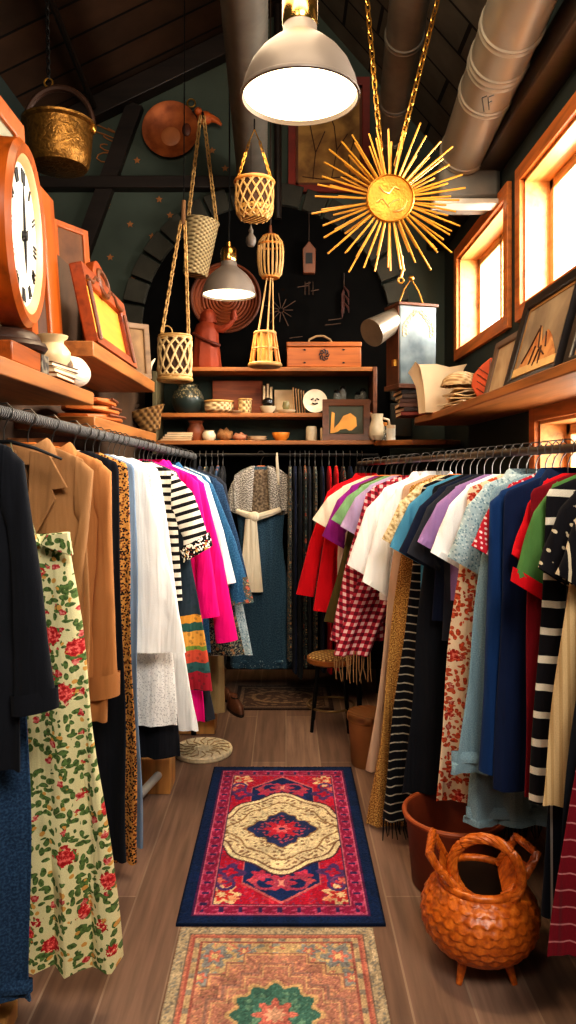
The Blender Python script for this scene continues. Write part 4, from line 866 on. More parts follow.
MB().bb((-.80, 4.20, .0), (-.405, 4.35, .10)).build('foot_block', BLK, L_, True, bevel=.004)
t = rack('right clothes rack with a dark metal rail', rail_r, 1.3, 4.45, plain('dark rail metal', C(96, 84, 70), .35, .8), .014, 4)
BY = 4.98
t = thing('clothes_rack', 'dark clothes rail running along under the back shelf', 'clothes rack', (-.2, BY, 0))
MB().tube([(-.92, BY, 1.60), (0, BY, 1.602), (.62, BY, 1.60)], .012, 12).build('rail', BLACKM, t, True)
for x in (-.92, .62): MB().tube([(x, BY, 0), (x, BY, 1.6)], .013, 10).build('post', BLACKM, t, True)

# ------------------------------------------------------------------ hangers and garments
HW = wood('orange hanger wood', C(206, 112, 40), axis=0); HB = plain('black hanger plastic', C(18, 18, 20), .4); HWH = plain('white hanger plastic', C(214, 206, 190), .4)
HPROTO = {}
def hanger(kind, loc, rz, label, group, sw=.18):
    key = kind
    if key not in HPROTO:
        t = thing('clothes_hanger', 'x', 'hanger', loc, (0, 0, rz))
        HOOK = plain('hook steel', C(96, 92, 88), .35, .8)
        MB().tube([(-.025, 0, -.012), (-.024, 0, .010), (-.012, 0, .026), (.008, 0, .028), (.024, 0, .012), (.021, 0, -.008), (.007, 0, -.025), (0, 0, -.045), (0, 0, -.085)], .0021, 6).build('hook', HOOK, t)
        r_ = {'wood': .008, 'black': .005, 'white': .006}[kind]
        MB().tube([(-.165, 0, -.128), (-.09, 0, -.098), (-.02, 0, -.080), (.02, 0, -.080), (.09, 0, -.098), (.165, 0, -.128)], [r_ * .7, r_, r_ * 1.2, r_ * 1.2, r_, r_ * .7], 8).build('shoulder_bar', {'wood': HW, 'black': HB, 'white': HWH}[kind], t)
        HPROTO[key] = t; o = t
    else:
        o = copy_tree(HPROTO[key]); o.location = loc; o.rotation_euler = (0, 0, rz)
    
    for ch in o.children:
        if ch.name.startswith('shoulder_bar'): ch.scale = (min(1, sw / .18), 1, 1)
    return tag(o, label, 'hanger', group)

def interp(pts, z):
    for (z0, a0), (z1, a1) in zip(pts, pts[1:]):
        if z <= z0 and z >= z1:
            u = (z0 - z) / max(1e-6, z0 - z1); return a0 + (a1 - a0) * u
    return pts[-1][1]
def body(sw, hem, z0, zh, b0=.022, b1=.03, amp=.012, nf=3.0, seed=0, flare=1.0, waist=None, neck=.055, drop=None, jag=.0, flat=False):
    """closed hanging cloth body; local x = width, y = thickness, z down from the rail"""
    zs = z0 - .42 * max(0, sw - neck)
    if flat: zs = z0 - .02
    L = zs - zh
    zl = [z0, z0 - .006] + [z0 - (z0 - zs) * u for u in (.25, .5, .75, .93)] + [zs - .012, zs - .03] + [zs - L * u for u in (.06, .12, .2, .28, .36, .44, .52, .6, .68, .76, .84, .9, .95, .985, 1)]
    zl = sorted(set(round(z, 5) for z in zl), reverse=True)
    n = 44; rings = []; uvs = []
    for z in zl:
        if z >= zs - .013:
            u = min(1, (z0 - z) / max(1e-6, z0 - zs)); a = neck + (sw - neck) * u if not flat else sw
            if flat: a = sw
            bb_ = .010 + (b0 - .010) * min(1, u * 1.0)
            am = 0
        else:
            u = (zs - z) / L; a = sw + (hem - sw) * u ** flare
            if waist: a *= 1 - waist * math.exp(-((u - .38) / .16) ** 2)
            bb_ = b0 + (b1 - b0) * u; am = amp * min(1, .25 + 1.2 * u)
        ring = []
        for j in range(n):
            th = 2 * math.pi * j / n; c_, s_ = math.cos(th), math.sin(th)
            xx = a * math.copysign(abs(c_) ** .75, c_); k = xx / max(sw, hem)
            yy = bb_ * math.copysign(abs(s_) ** .8, s_)
            ph = 15.4 * nf * xx + .9 + .12 * math.sin(seed * 5)
            yy += am * math.sin(ph + .6 * math.sin(z * 4)) + am * .4 * math.sin(2.3 * ph + 1.0)
            zz = z
            if z == zl[-1] and jag: zz += jag * math.sin(1.7 * ph)
            xx += am * .5 * math.sin(z * 7 + seed)
            ring.append((xx, yy, zz)); uvs.append((xx, -z))
        rings.append(ring)
    return MB().loft(rings, True, (False, False), uvs), zs
def sleeve(side, U, Lw, b, seed, amp=.008):
    n = 18; m = 12; rings = []; uvs = []
    def pl_(P_, u):
        i = u * (len(P_) - 1); k = int(min(i, len(P_) - 2)); f = i - k
        return P_[k][0] * (1 - f) + P_[k + 1][0] * f, P_[k][1] * (1 - f) + P_[k + 1][1] * f
    dist = 0; pc_ = None
    for i in range(m + 1):
        u = i / m; (ux, uz), (lx, lz) = pl_(U, u), pl_(Lw, u); cx, cz = (ux + lx) / 2, (uz + lz) / 2; hx, hz = (ux - lx) / 2, (uz - lz) / 2
        if pc_: dist += math.hypot(cx - pc_[0], cz - pc_[1])
        pc_ = (cx, cz); ring = []; hl = math.hypot(hx, hz)
        for j in range(n):
            th = 2 * math.pi * j / n; c_, s_ = math.cos(th), math.sin(th); k = math.copysign(abs(c_) ** .8, c_)
            y = b * (0.75 + .25 * u) * math.copysign(abs(s_) ** .8, s_) + amp * math.sin(5 * u * 3.1 + 2 * k + seed) * u
            ring.append((side * (cx + hx * k), y, cz + hz * k)); uvs.append((cx + hx * k + side * .5, -(cz + hz * k) + .3 * (cx + hx * k)))
        rings.append(ring)
    # turn the opening inward
    last = rings[-1]; inn = []
    c0 = Vector([sum(p[q] for p in last) / n for q in range(3)])
    for p in last: v = Vector(p); w = c0 + (v - c0) * .9; w.z += .02; w.x -= side * .008; inn.append(tuple(w))
    rings.append(inn); uvs += uvs[-n:]
    return MB().loft(rings, True, (True, True), uvs), last
GC = [0]
def garment(base, rz, half, zh, mat, name, label, cat, sl=None, slz=None, sw=None, hem=None, z0=-.075, flare=1.0, waist=None, collar=None, colmat=None, cuff=None, buttons=None, fringe=None, group=None, strap=False, amp=.014, nf=3.4, hk='black', hlabel=None, b0=.016, b1=.017, slmat=None, hanger_=True, drop=0, jag=0, belt=None, cufflen=.05, trim=None, outmax=9, inward=1, lean=0, grouph='hangers', opening=None, hemband=None):
    GC[0] += 1; seed = GC[0] * 1.37
    t = thing(name, label, cat, base, (0, 0, rz), group)
    if sw is None: sw = {None: min(half * .8, .2), 'short': min(.2, half * .56), 'long': min(.2, half * .6)}[sl]
    if hem is None: hem = half if sl is None else sw * 1.08
    zb0 = z0 - drop
    flat = strap or drop > .1
    m, zs = body(sw, hem, zb0, zh, b0, b1, amp, nf, seed, flare, waist, flat=flat, jag=jag)
    if lean: m.v = [(x + inward * lean * max(0, min(1, (zs - z) / max(.01, zs - zh))), y, z) for x, y, z in m.v]
    if outmax < hem:
        m.v = [(x + inward * (hem - outmax) * max(0, min(1, (zs - z) / max(.01, zs - zh))), y, z) for x, y, z in m.v]
    m.build('body' if cat not in ('dress', 'skirt') else ('skirt_panel' if cat == 'skirt' else 'dress_body'), mat, t, sharp=80)
    sm = slmat or mat
    if sl:
        half0 = half
        for s_ in (-1, 1):
            half = half0 if s_ == inward else min(half0, max(outmax, sw + .02))
            if sl == 'short':
                zt = slz; U = [(sw * .86, zs + .012), (sw + (half - sw) * .45, zs + .0 - (zs - zt) * .22), (half, zt + .07)]; Lw = [(sw * .86, zs - .17), (sw + (half - .1 - sw) * .5, zs - .17 - (zs - .17 - zt) * .5), (max(half - .12, sw * .95), zt)]
            else:
                zt = slz; U = [(sw * .86, zs + .012), (sw * 1.05 + .015, zs - .03), (sw + (half - sw) * .62, zs + (zt - zs) * .5), (half, zt + .012)]; cw = .105
                Lw = [(sw * .82, zs - .16), (sw * .9, zs - .19), (sw + (half - cw - sw) * .55, zs + (zt - zs) * .56), (half - cw, zt - .004)]
            sm_, last = sleeve(s_, U, Lw, .021 if sl == 'short' else .024, seed + s_)
            so = sm_.build('sleeve', sm, t, sharp=80)
            if cuff:
                k = Vector((s_ * (U[-1][0] + Lw[-1][0]) / 2, 0, (U[-1][1] + Lw[-1][1]) / 2)); d = Vector((s_ * (U[-1][0] + Lw[-1][0] - U[-2][0] - Lw[-2][0]) / 2, 0, (U[-1][1] + Lw[-1][1] - U[-2][1] - Lw[-2][1]) / 2)).normalized()
                r1 = [tuple(k + (Vector(p) - k) * 1.06 + d * .002) for p in last]; r0 = [tuple(Vector(p) - d * cufflen) for p in r1]; ri = [tuple(k + (Vector(p) - k) * .9) for p in last]
                uv = [(p[0], -p[2]) for r_ in (r0, r1, ri) for p in r_]
                MB().loft([r0, r1, ri], True, (False, False), uv).build('cuff', cuff, so, sharp=60)
    if strap:
        for s_ in (-1, 1):
            MB().tube([(s_ * .02, -.004, -.082), (s_ * sw * .3, -.010, (zb0 - .1) / 2), (s_ * sw * .6, -b0, zb0 - .02)], [.002, .0025, .004], 6).build('shoulder_strap', mat, t)
    if collar == 'shirt' or collar == 'lapel':
        cm = colmat or mat; rs = []
        for z, a, b_ in ((z0 + .018, .058, .030), (z0 + .012, .066, .036), (z0 - .012, .082, .040), (z0 - .035, .094, .040)):
            rs.append([(a * math.cos(2 * math.pi * j / 24), b_ * math.sin(2 * math.pi * j / 24) - .004, z - .028 * max(0, -math.sin(2 * math.pi * j / 24)) ** 2) for j in range(24)])
        MB().loft(rs, True, (False, False), [(p[0], -p[2]) for r_ in rs for p in r_]).build('collar', cm, t, sharp=80)
        if collar == 'lapel':
            for s_ in (-1, 1):
                MB().prism([(s_ * .02, z0 - .02), (s_ * .075, z0 - .03), (s_ * .13, z0 - .13), (s_ * .085, z0 - .135), (s_ * .095, z0 - .16), (s_ * .01, z0 - .32)], -.046, -.036).build('lapel', cm, t, bevel=.003)
    if opening:   # front edges of an open coat
        MB().tube([(.0, -b0 - .006, z0 - .05), (.005, -b0 - .012, (z0 + zh) / 2), (.0, -b1 - .012, zh + .02)], .006, 6).build('front_edge', opening, t)
    if buttons:
        for k in range(buttons[0]): MB().lathe([(.001, 0), (.008, 0), (.009, .003), (.001, .004)], (.012, -b0 - .012, z0 - .14 - k * .11), 12, Matrix.Rotation(R(90), 3, 'X')).build('button', buttons[1], t)
    if trim:
        for s_ in (-1, 1):
            pass
    if fringe:
        m = MB(); k = int(hem * 2 / .012); 
        for q in range(k):
            x = -hem * .97 + 2 * hem * .97 * q / (k - 1) + inward * lean; y = rnd.uniform(-.02, .02); l = fringe[0] * rnd.uniform(.85, 1.05)
            m.tube([(x, y, zh + .02), (x + rnd.uniform(-.006, .006), y, zh - l * .5), (x + rnd.uniform(-.012, .012), y * 1.2, zh - l)], [.0035, .003, .002], 5)
        m.build('fringe', fringe[1], t)
    if belt:
        m, _ = body(sw * 1.05, sw * 1.06, belt[0], belt[0] - .05, b0 + .012, b0 + .014, .003, 3, seed, flat=True); m.build('waistband', belt[1], t)
    if hemband:
        m, _ = body(hem * 1.03, hem * 1.05, zh + hemband[0], zh - .006, b1 + .004, b1 + .005, amp, nf, seed, flat=True); m.build('hem_band', hemband[1], t)
    if hanger_: hanger(hk, base, rz, hlabel or ('%s hanger holding the %s' % ({'wood': 'orange wooden', 'black': 'black', 'white': 'white plastic'}[hk], short(label))), grouph, max(.1, min(.18, sw)))
    return t
def short(l):
    return ' '.join(l.split()[:11])
LASTY = {'L': 0.0, 'R': 9.0}
def PL(nx, ix, hy, *a, slpy=None, side='L', gap=None, **k):
    p = neck_l(nx) if side == 'L' else neck_r(nx)
    if gap is None: gap = .042 if side == 'R' and nx > 540 else .06
    if side == 'L': p = rail_l(max(p.y, LASTY['L'] + gap))
    else: p = rail_r(min(p.y, LASTY['R'] - gap))
    LASTY[side] = p.y
    if side == 'R' and nx > 540: k.setdefault('b0', .013); k.setdefault('b1', .013); k.setdefault('amp', .010)
    xi = (ix - CX) * p.y / F; half = abs(xi - p.x); k['outmax'] = 1.185 - p.x if side == 'R' else p.x + 1.045; k['inward'] = -1 if side == 'R' else 1; zh = max(H - (hy - CY) * p.y / F, .018 + (k['fringe'][0] if k.get('fringe') else 0)) - p.z
    if slpy: k['slz'] = H - (slpy - CY) * p.y / F - p.z
    return garment(p, R(k.pop('rz', 0)), half, zh, *a, grouph='hangers on the left rail' if side == 'L' else 'hangers on the right rail', **k)
def PR(*a, **k): return PL(*a, side='R', **k)

f = fabric
BLKC = f('black cloth', 'solid', C(24, 26, 32)); NAVY = f('navy cloth', 'solid', C(22, 30, 52)); CHAR = f('charcoal cloth', 'solid', C(44, 46, 54))
DENIM = f('dark denim', 'tweed', C(30, 50, 76), C(40, 64, 92), C(52, 80, 110), p=160); BLUED = f('mid blue denim', 'tweed', C(36, 78, 112), C(46, 92, 128), C(60, 108, 142), p=150)
PALED = f('pale denim', 'tweed', C(112, 140, 152), C(128, 154, 164), C(144, 170, 178), p=320)
WHITE = f('white cotton', 'solid', C(246, 245, 242)); CREAM = f('cream cotton', 'solid', C(228, 214, 188)); PINK = f('hot pink wool', 'solid', C(236, 14, 128)); RED = f('red wool', 'solid', C(206, 18, 32))
TAN = f('tan twill', 'solid', C(158, 114, 74)); CAMEL = f('camel twill', 'solid', C(176, 118, 70)); KHAKI = f('khaki cloth', 'solid', C(168, 144, 100))
LEOP = f('leopard print', 'speckle', C(202, 142, 74), C(30, 20, 18), C(120, 66, 30), p=(115, .44), fold=.3)
LACE = f('white lace', 'speckle', C(246, 244, 240), C(204, 202, 202), p=(150, .34))
FLOR = f('red rose floral cotton', 'floral', C(228, 218, 168), C(200, 44, 48), C(72, 92, 50), C(214, 160, 84), p=(12.5,))
FLORW = f('red blossom on ivory', 'floral', C(226, 200, 168), C(172, 42, 30), C(150, 60, 36), C(190, 90, 60), p=(13,))
STRB = f('black and white stripes', 'hstripe', C(28, 26, 28), C(236, 228, 212), p=(.036, .45)); STRF = f('fine cream lines on black', 'hstripe', C(16, 16, 20), C(170, 160, 142), p=(.034, .84)); STRV = f('white vertical lines on navy', 'vstripe', C(26, 30, 40), C(176, 172, 164), p=(.036, .8))
STRW = f('wide black and cream bands', 'hstripe', C(24, 22, 26), C(226, 214, 192), p=(.075, .74))
PLAID = f('red check', 'plaid', C(222, 184, 180), C(164, 44, 62), C(92, 18, 34), p=(.034,)); FLORD = f('dark floral', 'floral', C(26, 30, 38), C(150, 54, 36), C(60, 70, 64), C(160, 130, 90), p=(16,)); FLORN = f('brown navy ditsy floral', 'floral', C(40, 44, 52), C(150, 96, 60), C(92, 96, 84), C(170, 150, 120), p=(34,))
EMBR = f('embroidered band', 'floral', C(96, 84, 70), C(176, 72, 50), C(60, 90, 96), C(200, 170, 110), p=(38,))
GOLDG = f('gold glitter cloth', 'tweed', C(96, 62, 28), C(166, 116, 58), C(214, 170, 100), p=210, fold=.4); TWEED = f('grey tweed', 'tweed', C(74, 70, 66), C(136, 130, 122), C(206, 200, 190), p=150)
PURP = f('purple cotton', 'solid', C(140, 36, 128)); GREEN = f('leaf green cotton', 'solid', C(84, 124, 66)); SAGE = f('sage green cotton', 'solid', C(124, 164, 116)); LAV = f('lavender cotton', 'solid', C(150, 118, 168)); MAUVE = f('pale mauve cotton', 'solid', C(172, 150, 184)); OLIVE = f('olive cotton', 'solid', C(82, 70, 34)); TEAL = f('teal blue cotton', 'solid', C(72, 134, 166)); BLUE = f('bright navy blue cotton', 'solid', C(22, 54, 100)); NAVY2 = f('deep blue cotton', 'solid', C(20, 34, 66)); MAR = f('dark red cloth', 'solid', C(120, 16, 28)); SKY = f('grey blue patterned cotton', 'speckle', C(176, 196, 200), C(120, 148, 160), C(214, 224, 222), p=(110, .36)); REDD = f('white dots on red', 'dots', C(186, 36, 52), C(238, 208, 206), p=(62, .27)); PATB = f('black with cream scribble', 'speckle', C(22, 20, 24), C(200, 184, 154), p=(52, .27)); TASS = f('cream chenille', 'tweed', C(150, 124, 84), C(214, 190, 144), C(236, 220, 184), p=60); SAND = f('sand pleats', 'vstripe', C(214, 182, 134), C(192, 158, 110), p=(.018, .6)); BEIGE = f('pinkish beige cotton', 'solid', C(190, 156, 130)); GREYB = f('grey blue cotton', 'solid', C(120, 140, 164)); RTIE = f('red white thin lines', 'hstripe', C(112, 16, 30), C(176, 110, 110), p=(.04, .9))
BANDS = f('multicoloured woven bands', 'bands', (0, C(52, 64, 72)), (.46, C(44, 56, 66)), (.675, C(216, 150, 60)), (.705, C(50, 92, 84)), (.735, C(222, 160, 72)), (.80, C(120, 150, 70)), (.815, C(206, 86, 64)), (.86, C(54, 98, 98)), (.90, C(166, 40, 56)), (.97, C(40, 44, 54)), p=(.0, 1.1))
BTN = plain('dark horn button', C(40, 26, 18), .35)

# ---- left rack, near to far
PL(-50, 57, 770, BLKC, 'jacket', 'black long-sleeved jacket nearest the camera on the left rack', 'jacket', sl='long', slpy=712, collar='shirt', cuff=BLKC)
PL(-30, 27, 990, DENIM, 'skirt', 'long dark denim skirt reaching the floor below the black jacket', 'skirt', drop=.14, sw=.13, hem=.155, jag=.006, hemband=(.03, DENIM), belt=(-.23, DENIM))
PL(4, 111, 962, FLOR, 'dress', 'long cream sundress printed with red roses and green leaves', 'dress', strap=True, drop=.26, sw=.175, flare=.8, amp=.02, nf=4, jag=.007, hk='black', b0=.035, b1=.045)
t = bpy.data.objects['dress']
for s_ in (-1, 1): MB().prism([(0, 0), (s_ * .02, .03), (s_ * .075, .035), (s_ * .085, -.03), (s_ * .03, -.012)], -.012, .012).build('ribbon_bow', FLOR, t, bevel=.003).location = (.12, -.05, -.36)
PL(28, 84, 700, TAN, 'coat', 'tan trench coat with wide pointed collar behind the rose sundress', 'coat', sl='long', slpy=690, sw=.17, collar='lapel', cuff=TAN, buttons=(4, BTN), hk='wood', opening=TAN)
PL(52, 119, 720, CAMEL, 'coat', 'camel brown coat whose long sleeve hangs in front of the black gown', 'coat', sl='long', slpy=698, sw=.165, collar='shirt', cuff=CAMEL, cufflen=.075, hk='wood', b0=.03, b1=.035)
PL(74, 129, 860, BLKC, 'dress', 'plain long black gown with narrow straight skirt on the left rack', 'dress', sw=.15, hk='white')
PL(85, 139, 861, LEOP, 'dress', 'long narrow leopard print dress on the left rack', 'dress', sw=.15, hk='wood', jag=.004)
PL(93, 143, 846, GREYB, 'dress', 'long grey-blue dress showing as a thin strip behind the leopard print', 'dress', sw=.15, hk='white')
PL(99, 186, 652, WHITE, 'tunic', 'white cotton tunic in front of the lace dresses', 'tunic', sw=.17, hk='white', amp=.008, flare=.9)
PL(108, 178, 725, LACE, 'dress', 'white lace dress with a straight hem under the white tunic', 'dress', sw=.17, hk='wood', amp=.01)
PL(112, 180, 757, BLKC, 'skirt', 'black skirt showing below the white lace hems', 'skirt', drop=.16, sw=.14)
PL(117, 197, 730, WHITE, 'dress', 'flared white dress with a ruffled lace hem furthest out on the left rack', 'dress', sw=.16, hk='black', amp=.012, nf=5, jag=.008)
PL(123, 168, 690, CREAM, 'dress', 'cream tank-strap dress hanging right of the white dresses', 'dress', strap=True, drop=.03, sw=.12, hk='white')
PL(134, 212, 600, STRB, 'blouse', 'black and white striped blouse with flared sleeves on the left rack', 'blouse', sl='short', slpy=562, slmat=STRB, cuff=f('colourful sleeve border', 'floral', C(24, 22, 26), C(206, 130, 50), C(220, 210, 190), C(170, 50, 40), p=(22,)), cufflen=.06)
PL(139, 212, 690, BANDS, 'dress', 'dark dress with orange, green and red woven bands', 'dress', sw=.17)
PL(143, 204, 722, PINK, 'dress', 'long hot pink dress peeking out under the banded dress', 'dress', sw=.16)
PL(147, 214, 720, CHAR, 'skirt', 'charcoal pleated skirt beside the banded dress', 'skirt', drop=.14, sw=.15, nf=7, amp=.012)
PL(150, 220, 640, PINK, 'coat', 'hot pink coat, the nearer of the two pink coats', 'coat', sl='long', slpy=618, sw=.19, collar='shirt')
PL(156, 238, 640, PINK, 'coat', 'hot pink long-sleeved coat, the further of the two pink coats', 'coat', sl='long', slpy=642, sw=.2, collar='shirt', b0=.022, b1=.026)
PL(162, 236, 590, WHITE, 'shirt', 'white long-sleeved shirt showing as a thin strip behind the pink coats', 'shirt', sl='long', slpy=585)
PL(167, 253, 652, BLUED, 'jacket', 'blue denim jacket with embroidered cuffs behind the pink coats', 'jacket', sl='long', slpy=604, cuff=EMBR, cufflen=.13, collar='shirt')
PL(171, 246, 655, FLORN, 'dress', 'dark ditsy floral dress below the denim jacket', 'dress', sw=.18)
PL(175, 254, 655, SKY, 'dress', 'grey-blue speckled dress at the far end of the left rack', 'dress', sw=.18)
PL(180, 250, 600, DENIM, 'coat', 'dark blue coat near the far end of the left rack', 'coat', sl='long', slpy=590)
PL(185, 226, 712, KHAKI, 'trousers', 'khaki trousers hanging above the brown shoes', 'trousers', drop=.1, sw=.15)
PL(190, 243, 640, CHAR, 'coat', 'charcoal coat last on the left rack', 'coat', sl='long', slpy=600)
# ---- right rack, far to near
PR(366, 296, 606, RED, 'coat', 'red long-sleeved coat at the far end of the right rack', 'coat', sl='long', slpy=596, collar='shirt', hk='black', sw=.2)
PR(371, 313, 612, RED, 'coat', 'second red coat with lower hem, tucked behind the cream tee', 'coat', sl='long', slpy=612, sw=.19)
PR(377, 312, 590, CREAM, 'shirt', 'cream short-sleeved shirt next to the red coats', 'shirt', sl='short', slpy=532, hk='wood')
PR(385, 322, 600, PURP, 'shirt', 'bright purple short-sleeved shirt next to the cream one', 'shirt', sl='short', slpy=549, hk='wood')
PR(391, 325, 622, OLIVE, 'dress', 'olive brown dress hanging behind the checked dress', 'dress', sw=.17)
PR(396, 331, 600, SAGE, 'shirt', 'sage green short-sleeved shirt between purple and mauve', 'shirt', sl='short', slpy=533, hk='wood')
PR(403, 340, 600, MAUVE, 'shirt', 'pale mauve short-sleeved shirt beside the green one', 'shirt', sl='short', slpy=540)
PR(411, 330, 640, PLAID, 'dress', 'red and white checked long-sleeved dress above the stool', 'dress', sl='long', slpy=642, sw=.19)
PR(416, 336, 655, PLAID, 'scarf', 'red checked shawl with long tan fringe hanging over the stool', 'scarf', sw=.12, hem=.085, lean=.30, fringe=(.13, plain('tan fringe thread', C(150, 112, 72), .9)))
PR(426, 347, 600, WHITE, 'shirt', 'white short-sleeved shirt with the widest sleeves, further of the two', 'shirt', sl='short', slpy=580, collar='shirt', hk='wood', b0=.026)
PR(437, 362, 600, WHITE, 'shirt', 'white short-sleeved shirt, nearer of the two white shirts', 'shirt', sl='short', slpy=597, collar='shirt', hk='black', b0=.026)
PR(442, 367, 770, BEIGE, 'dress', 'long pinkish beige gown hanging below the white shirts', 'dress', sw=.17)
PR(450, 368, 846, GOLDG, 'dress', 'long gold glitter gown beside the rug', 'dress', sw=.17)
PR(455, 382, 590, TASS, 'blouse', 'cream chenille blouse with shaggy sleeve edges', 'blouse', sl='short', slpy=556, fringe=None, hk='wood')
PR(461, 381, 868, STRF, 'scarf', 'long black shawl with fine white lines and a black fringe by the rug', 'scarf', sw=.16, fringe=(.075, BLKC))
PR(470, 389, 600, TEAL, 'shirt', 'teal blue short-sleeved shirt on the right rack', 'shirt', sl='short', slpy=564)
PR(476, 402, 792, BLKC, 'dress', 'long plain black gown in the middle of the right rack', 'dress', sw=.17)
PR(484, 399, 620, NAVY, 'shirt', 'dark navy short-sleeved shirt beside the teal one', 'shirt', sl='short', slpy=570)
PR(492, 407, 640, CHAR, 'shirt', 'charcoal short-sleeved shirt beside the lavender one', 'shirt', sl='short', slpy=572)
PR(500, 417, 600, LAV, 'shirt', 'lavender short-sleeved shirt on the right rack', 'shirt', sl='short', slpy=561)
PR(509, 430, 610, WHITE, 'blouse', 'white short-sleeved blouse right of the lavender shirt', 'blouse', sl='short', slpy=572)
PR(516, 434, 800, FLORW, 'dress', 'long ivory dress with rust-red blossom on the right rack', 'dress', sw=.17)
PR(524, 448, 610, SKY, 'blouse', 'pale blue-grey patterned short-sleeved blouse on the right rack', 'blouse', sl='short', slpy=578, collar='shirt')
PR(531, 468, 822, PALED, 'skirt', 'pale denim skirt reaching down into the terracotta planter', 'skirt', sw=.14, drop=.12, hemband=(.05, PALED))
PR(536, 454, 770, PALED, 'dress', 'long pale denim dress on the right rack', 'dress', sw=.17, hemband=(.06, PALED), hk='wood')
PR(545, 471, 600, REDD, 'blouse', 'red short-sleeved blouse with white dots', 'blouse', sl='short', slpy=568, hk='wood')
PR(557, 479, 782, BLUE, 'dress', 'bright navy blue long-sleeved dress on the right rack', 'dress', sl='long', slpy=775, sw=.19, collar='shirt', b0=.028)
PR(567, 495, 790, NAVY2, 'dress', 'deep blue dress next to the bright navy one', 'dress', sw=.19, collar='shirt')
PR(582, 511, 620, RED, 'shirt', 'red short-sleeved shirt near the camera on the right rack', 'shirt', sl='short', slpy=578)
PR(590, 522, 795, MAR, 'dress', 'long dark red dress near the camera on the right rack', 'dress', sw=.17)
PR(597, 512, 640, GREEN, 'shirt', 'green short-sleeved shirt with red sleeve borders', 'shirt', sl='short', slpy=606, cuff=RED, cufflen=.04)
PR(604, 530, 802, STRW, 'dress', 'long narrow dress with wide black and cream bands', 'dress', sw=.17)
PR(608, 540, 915, STRV, 'trousers', 'navy trousers with white vertical lines hanging lowest by the basket', 'trousers', sw=.13, drop=.14)
PR(612, 537, 640, PATB, 'blouse', 'black short-sleeved blouse with cream scribble pattern', 'blouse', sl='short', slpy=594)
PR(617, 541, 806, SAND, 'skirt', 'long sand-coloured skirt with pleated hem', 'skirt', sw=.16, drop=.1)
PR(628, 556, 640, f('black with radiating cream lines', 'vstripe', C(22, 20, 24), C(206, 190, 160), p=(.024, .72)), 'blouse', 'black blouse with cream pinstripes at the right edge of the view', 'blouse', sl='short', slpy=602)
PR(632, 562, 860, BLKC, 'dress', 'long black dress at the right edge of the view', 'dress', sw=.16)
PR(638, 556, 955, RTIE, 'scarf', 'dark red scarf with pale lines hanging to the floor at the right edge', 'scarf', sw=.12)
# ---- back rail: edge-on garments and the denim outfit facing the room
bmats = [NAVY, FLORD, CHAR, DENIM, BLKC, FLORN, NAVY, BLKC, FLORD, CHAR, FLORN, NAVY, FLORD, BLKC, FLORD, NAVY, FLORN, BLKC, MAR]
bn = ['navy', 'dark floral', 'charcoal', 'dark denim', 'black', 'ditsy floral']
bx = [200, 206, 212, 218, 223, 290, 295, 300, 305, 309, 315, 322, 329, 336, 343, 350, 357, 362]
order = ['first', 'second', 'third', 'fourth', 'fifth']
nm = {NAVY: 'navy', FLORD: 'dark red-flowered', CHAR: 'charcoal', DENIM: 'dark denim', BLKC: 'black', FLORN: 'brown ditsy-flowered'}
for i, x in enumerate(bx):
    mt = bmats[i]; p = Vector((px(x, BY), BY, 1.60)); red = x in (329, 336, 350)
    where = ('%s edge-on garment left of the denim dress' % order[i]) if i < 5 else ('%s edge-on garment right of the denim dress' % ['first', 'second', 'third', 'fourth', 'fifth', 'sixth', 'seventh', 'eighth', 'ninth', 'tenth', 'eleventh', 'twelfth', 'thirteenth'][i - 5])
    garment(p, R(90), .2, H - (rnd.uniform(650, 672) - CY) * BY / F - 1.6, RED if red and x != 350 else mt, 'dress', ('red' if red and x != 350 else nm[mt]) + ' dress on the back rail, ' + where, 'dress', sw=.18, b0=.013, b1=.016, amp=.004, group='dresses packed on the back rail', hk=('wood' if i % 5 == 3 else 'black'), grouph='hangers on the back rail', hlabel='hanger on the back rail holding the ' + where)
p = Vector((px(261, BY), BY, 1.60)); zf = lambda y: H - (y - CY) * BY / F - 1.6
t0 = garment(p, 0, .19, zf(665), f('faded blue denim', 'tweed', C(36, 58, 76), C(48, 74, 92), C(66, 92, 108), p=150), 'dress', 'long blue denim dress with speckled hem facing the room on the back rail', 'dress', sw=.165, hem=.2, drop=0, flare=.9, waist=.2, amp=.014, nf=3.5, hk='wood', grouph='hangers on the back rail', hlabel='orange wooden hanger with the denim dress on the back rail', b0=.03, b1=.07, hemband=(.06, f('speckled denim hem', 'speckle', C(48, 74, 92), C(120, 140, 146), p=(80, .26))))
m_, _ = body(.13, .15, -.085, -.40, .036, .05, .004, 2, 3); m_.build('blouse_front', fabric('taupe knit', 'tweed', C(74, 62, 50), C(104, 90, 74), C(132, 116, 96), p=60), t0, sharp=80)
t = thing('jacket', 'short-sleeved grey tweed jacket worn over the denim dress', 'jacket', p)
for s_ in (-1, 1):
    mb = MB(); rows = []; uv = []
    for z, xi, xo, y in ((-.072, .04, .06, -.042), (-.10, .045, .125, -.05), (-.135, .045, .172, -.056), (-.2, .05, .18, -.062), (-.30, .055, .178, -.066), (-.37, .06, .17, -.068)):
        rw = [(s_ * (xi + (xo - xi) * q / 5), y - .012 * math.sin(q * 1.2), z) for q in range(6)] + [(s_ * (xo + .01), .04, z), (s_ * xi, .045, z)]
        rows.append(rw); uv += [(a, c_) for a, b, c_ in rw]
    mb.loft(rows, True, (True, True), uv); mb.build('front_panel', TWEED, t, sharp=80)
    sm_, last = sleeve(s_, [(.15, -.118), (.2, -.19), (.25, -.34)], [(.145, -.27), (.16, -.34), (.15, -.405)], .05, s_); sm_.build('sleeve', TWEED, t, sharp=80)
t = thing('scarf', 'cream scarf tied round the waist of the denim dress and hanging down', 'scarf', (p.x, p.y - .07, 1.6 + zf(515)))
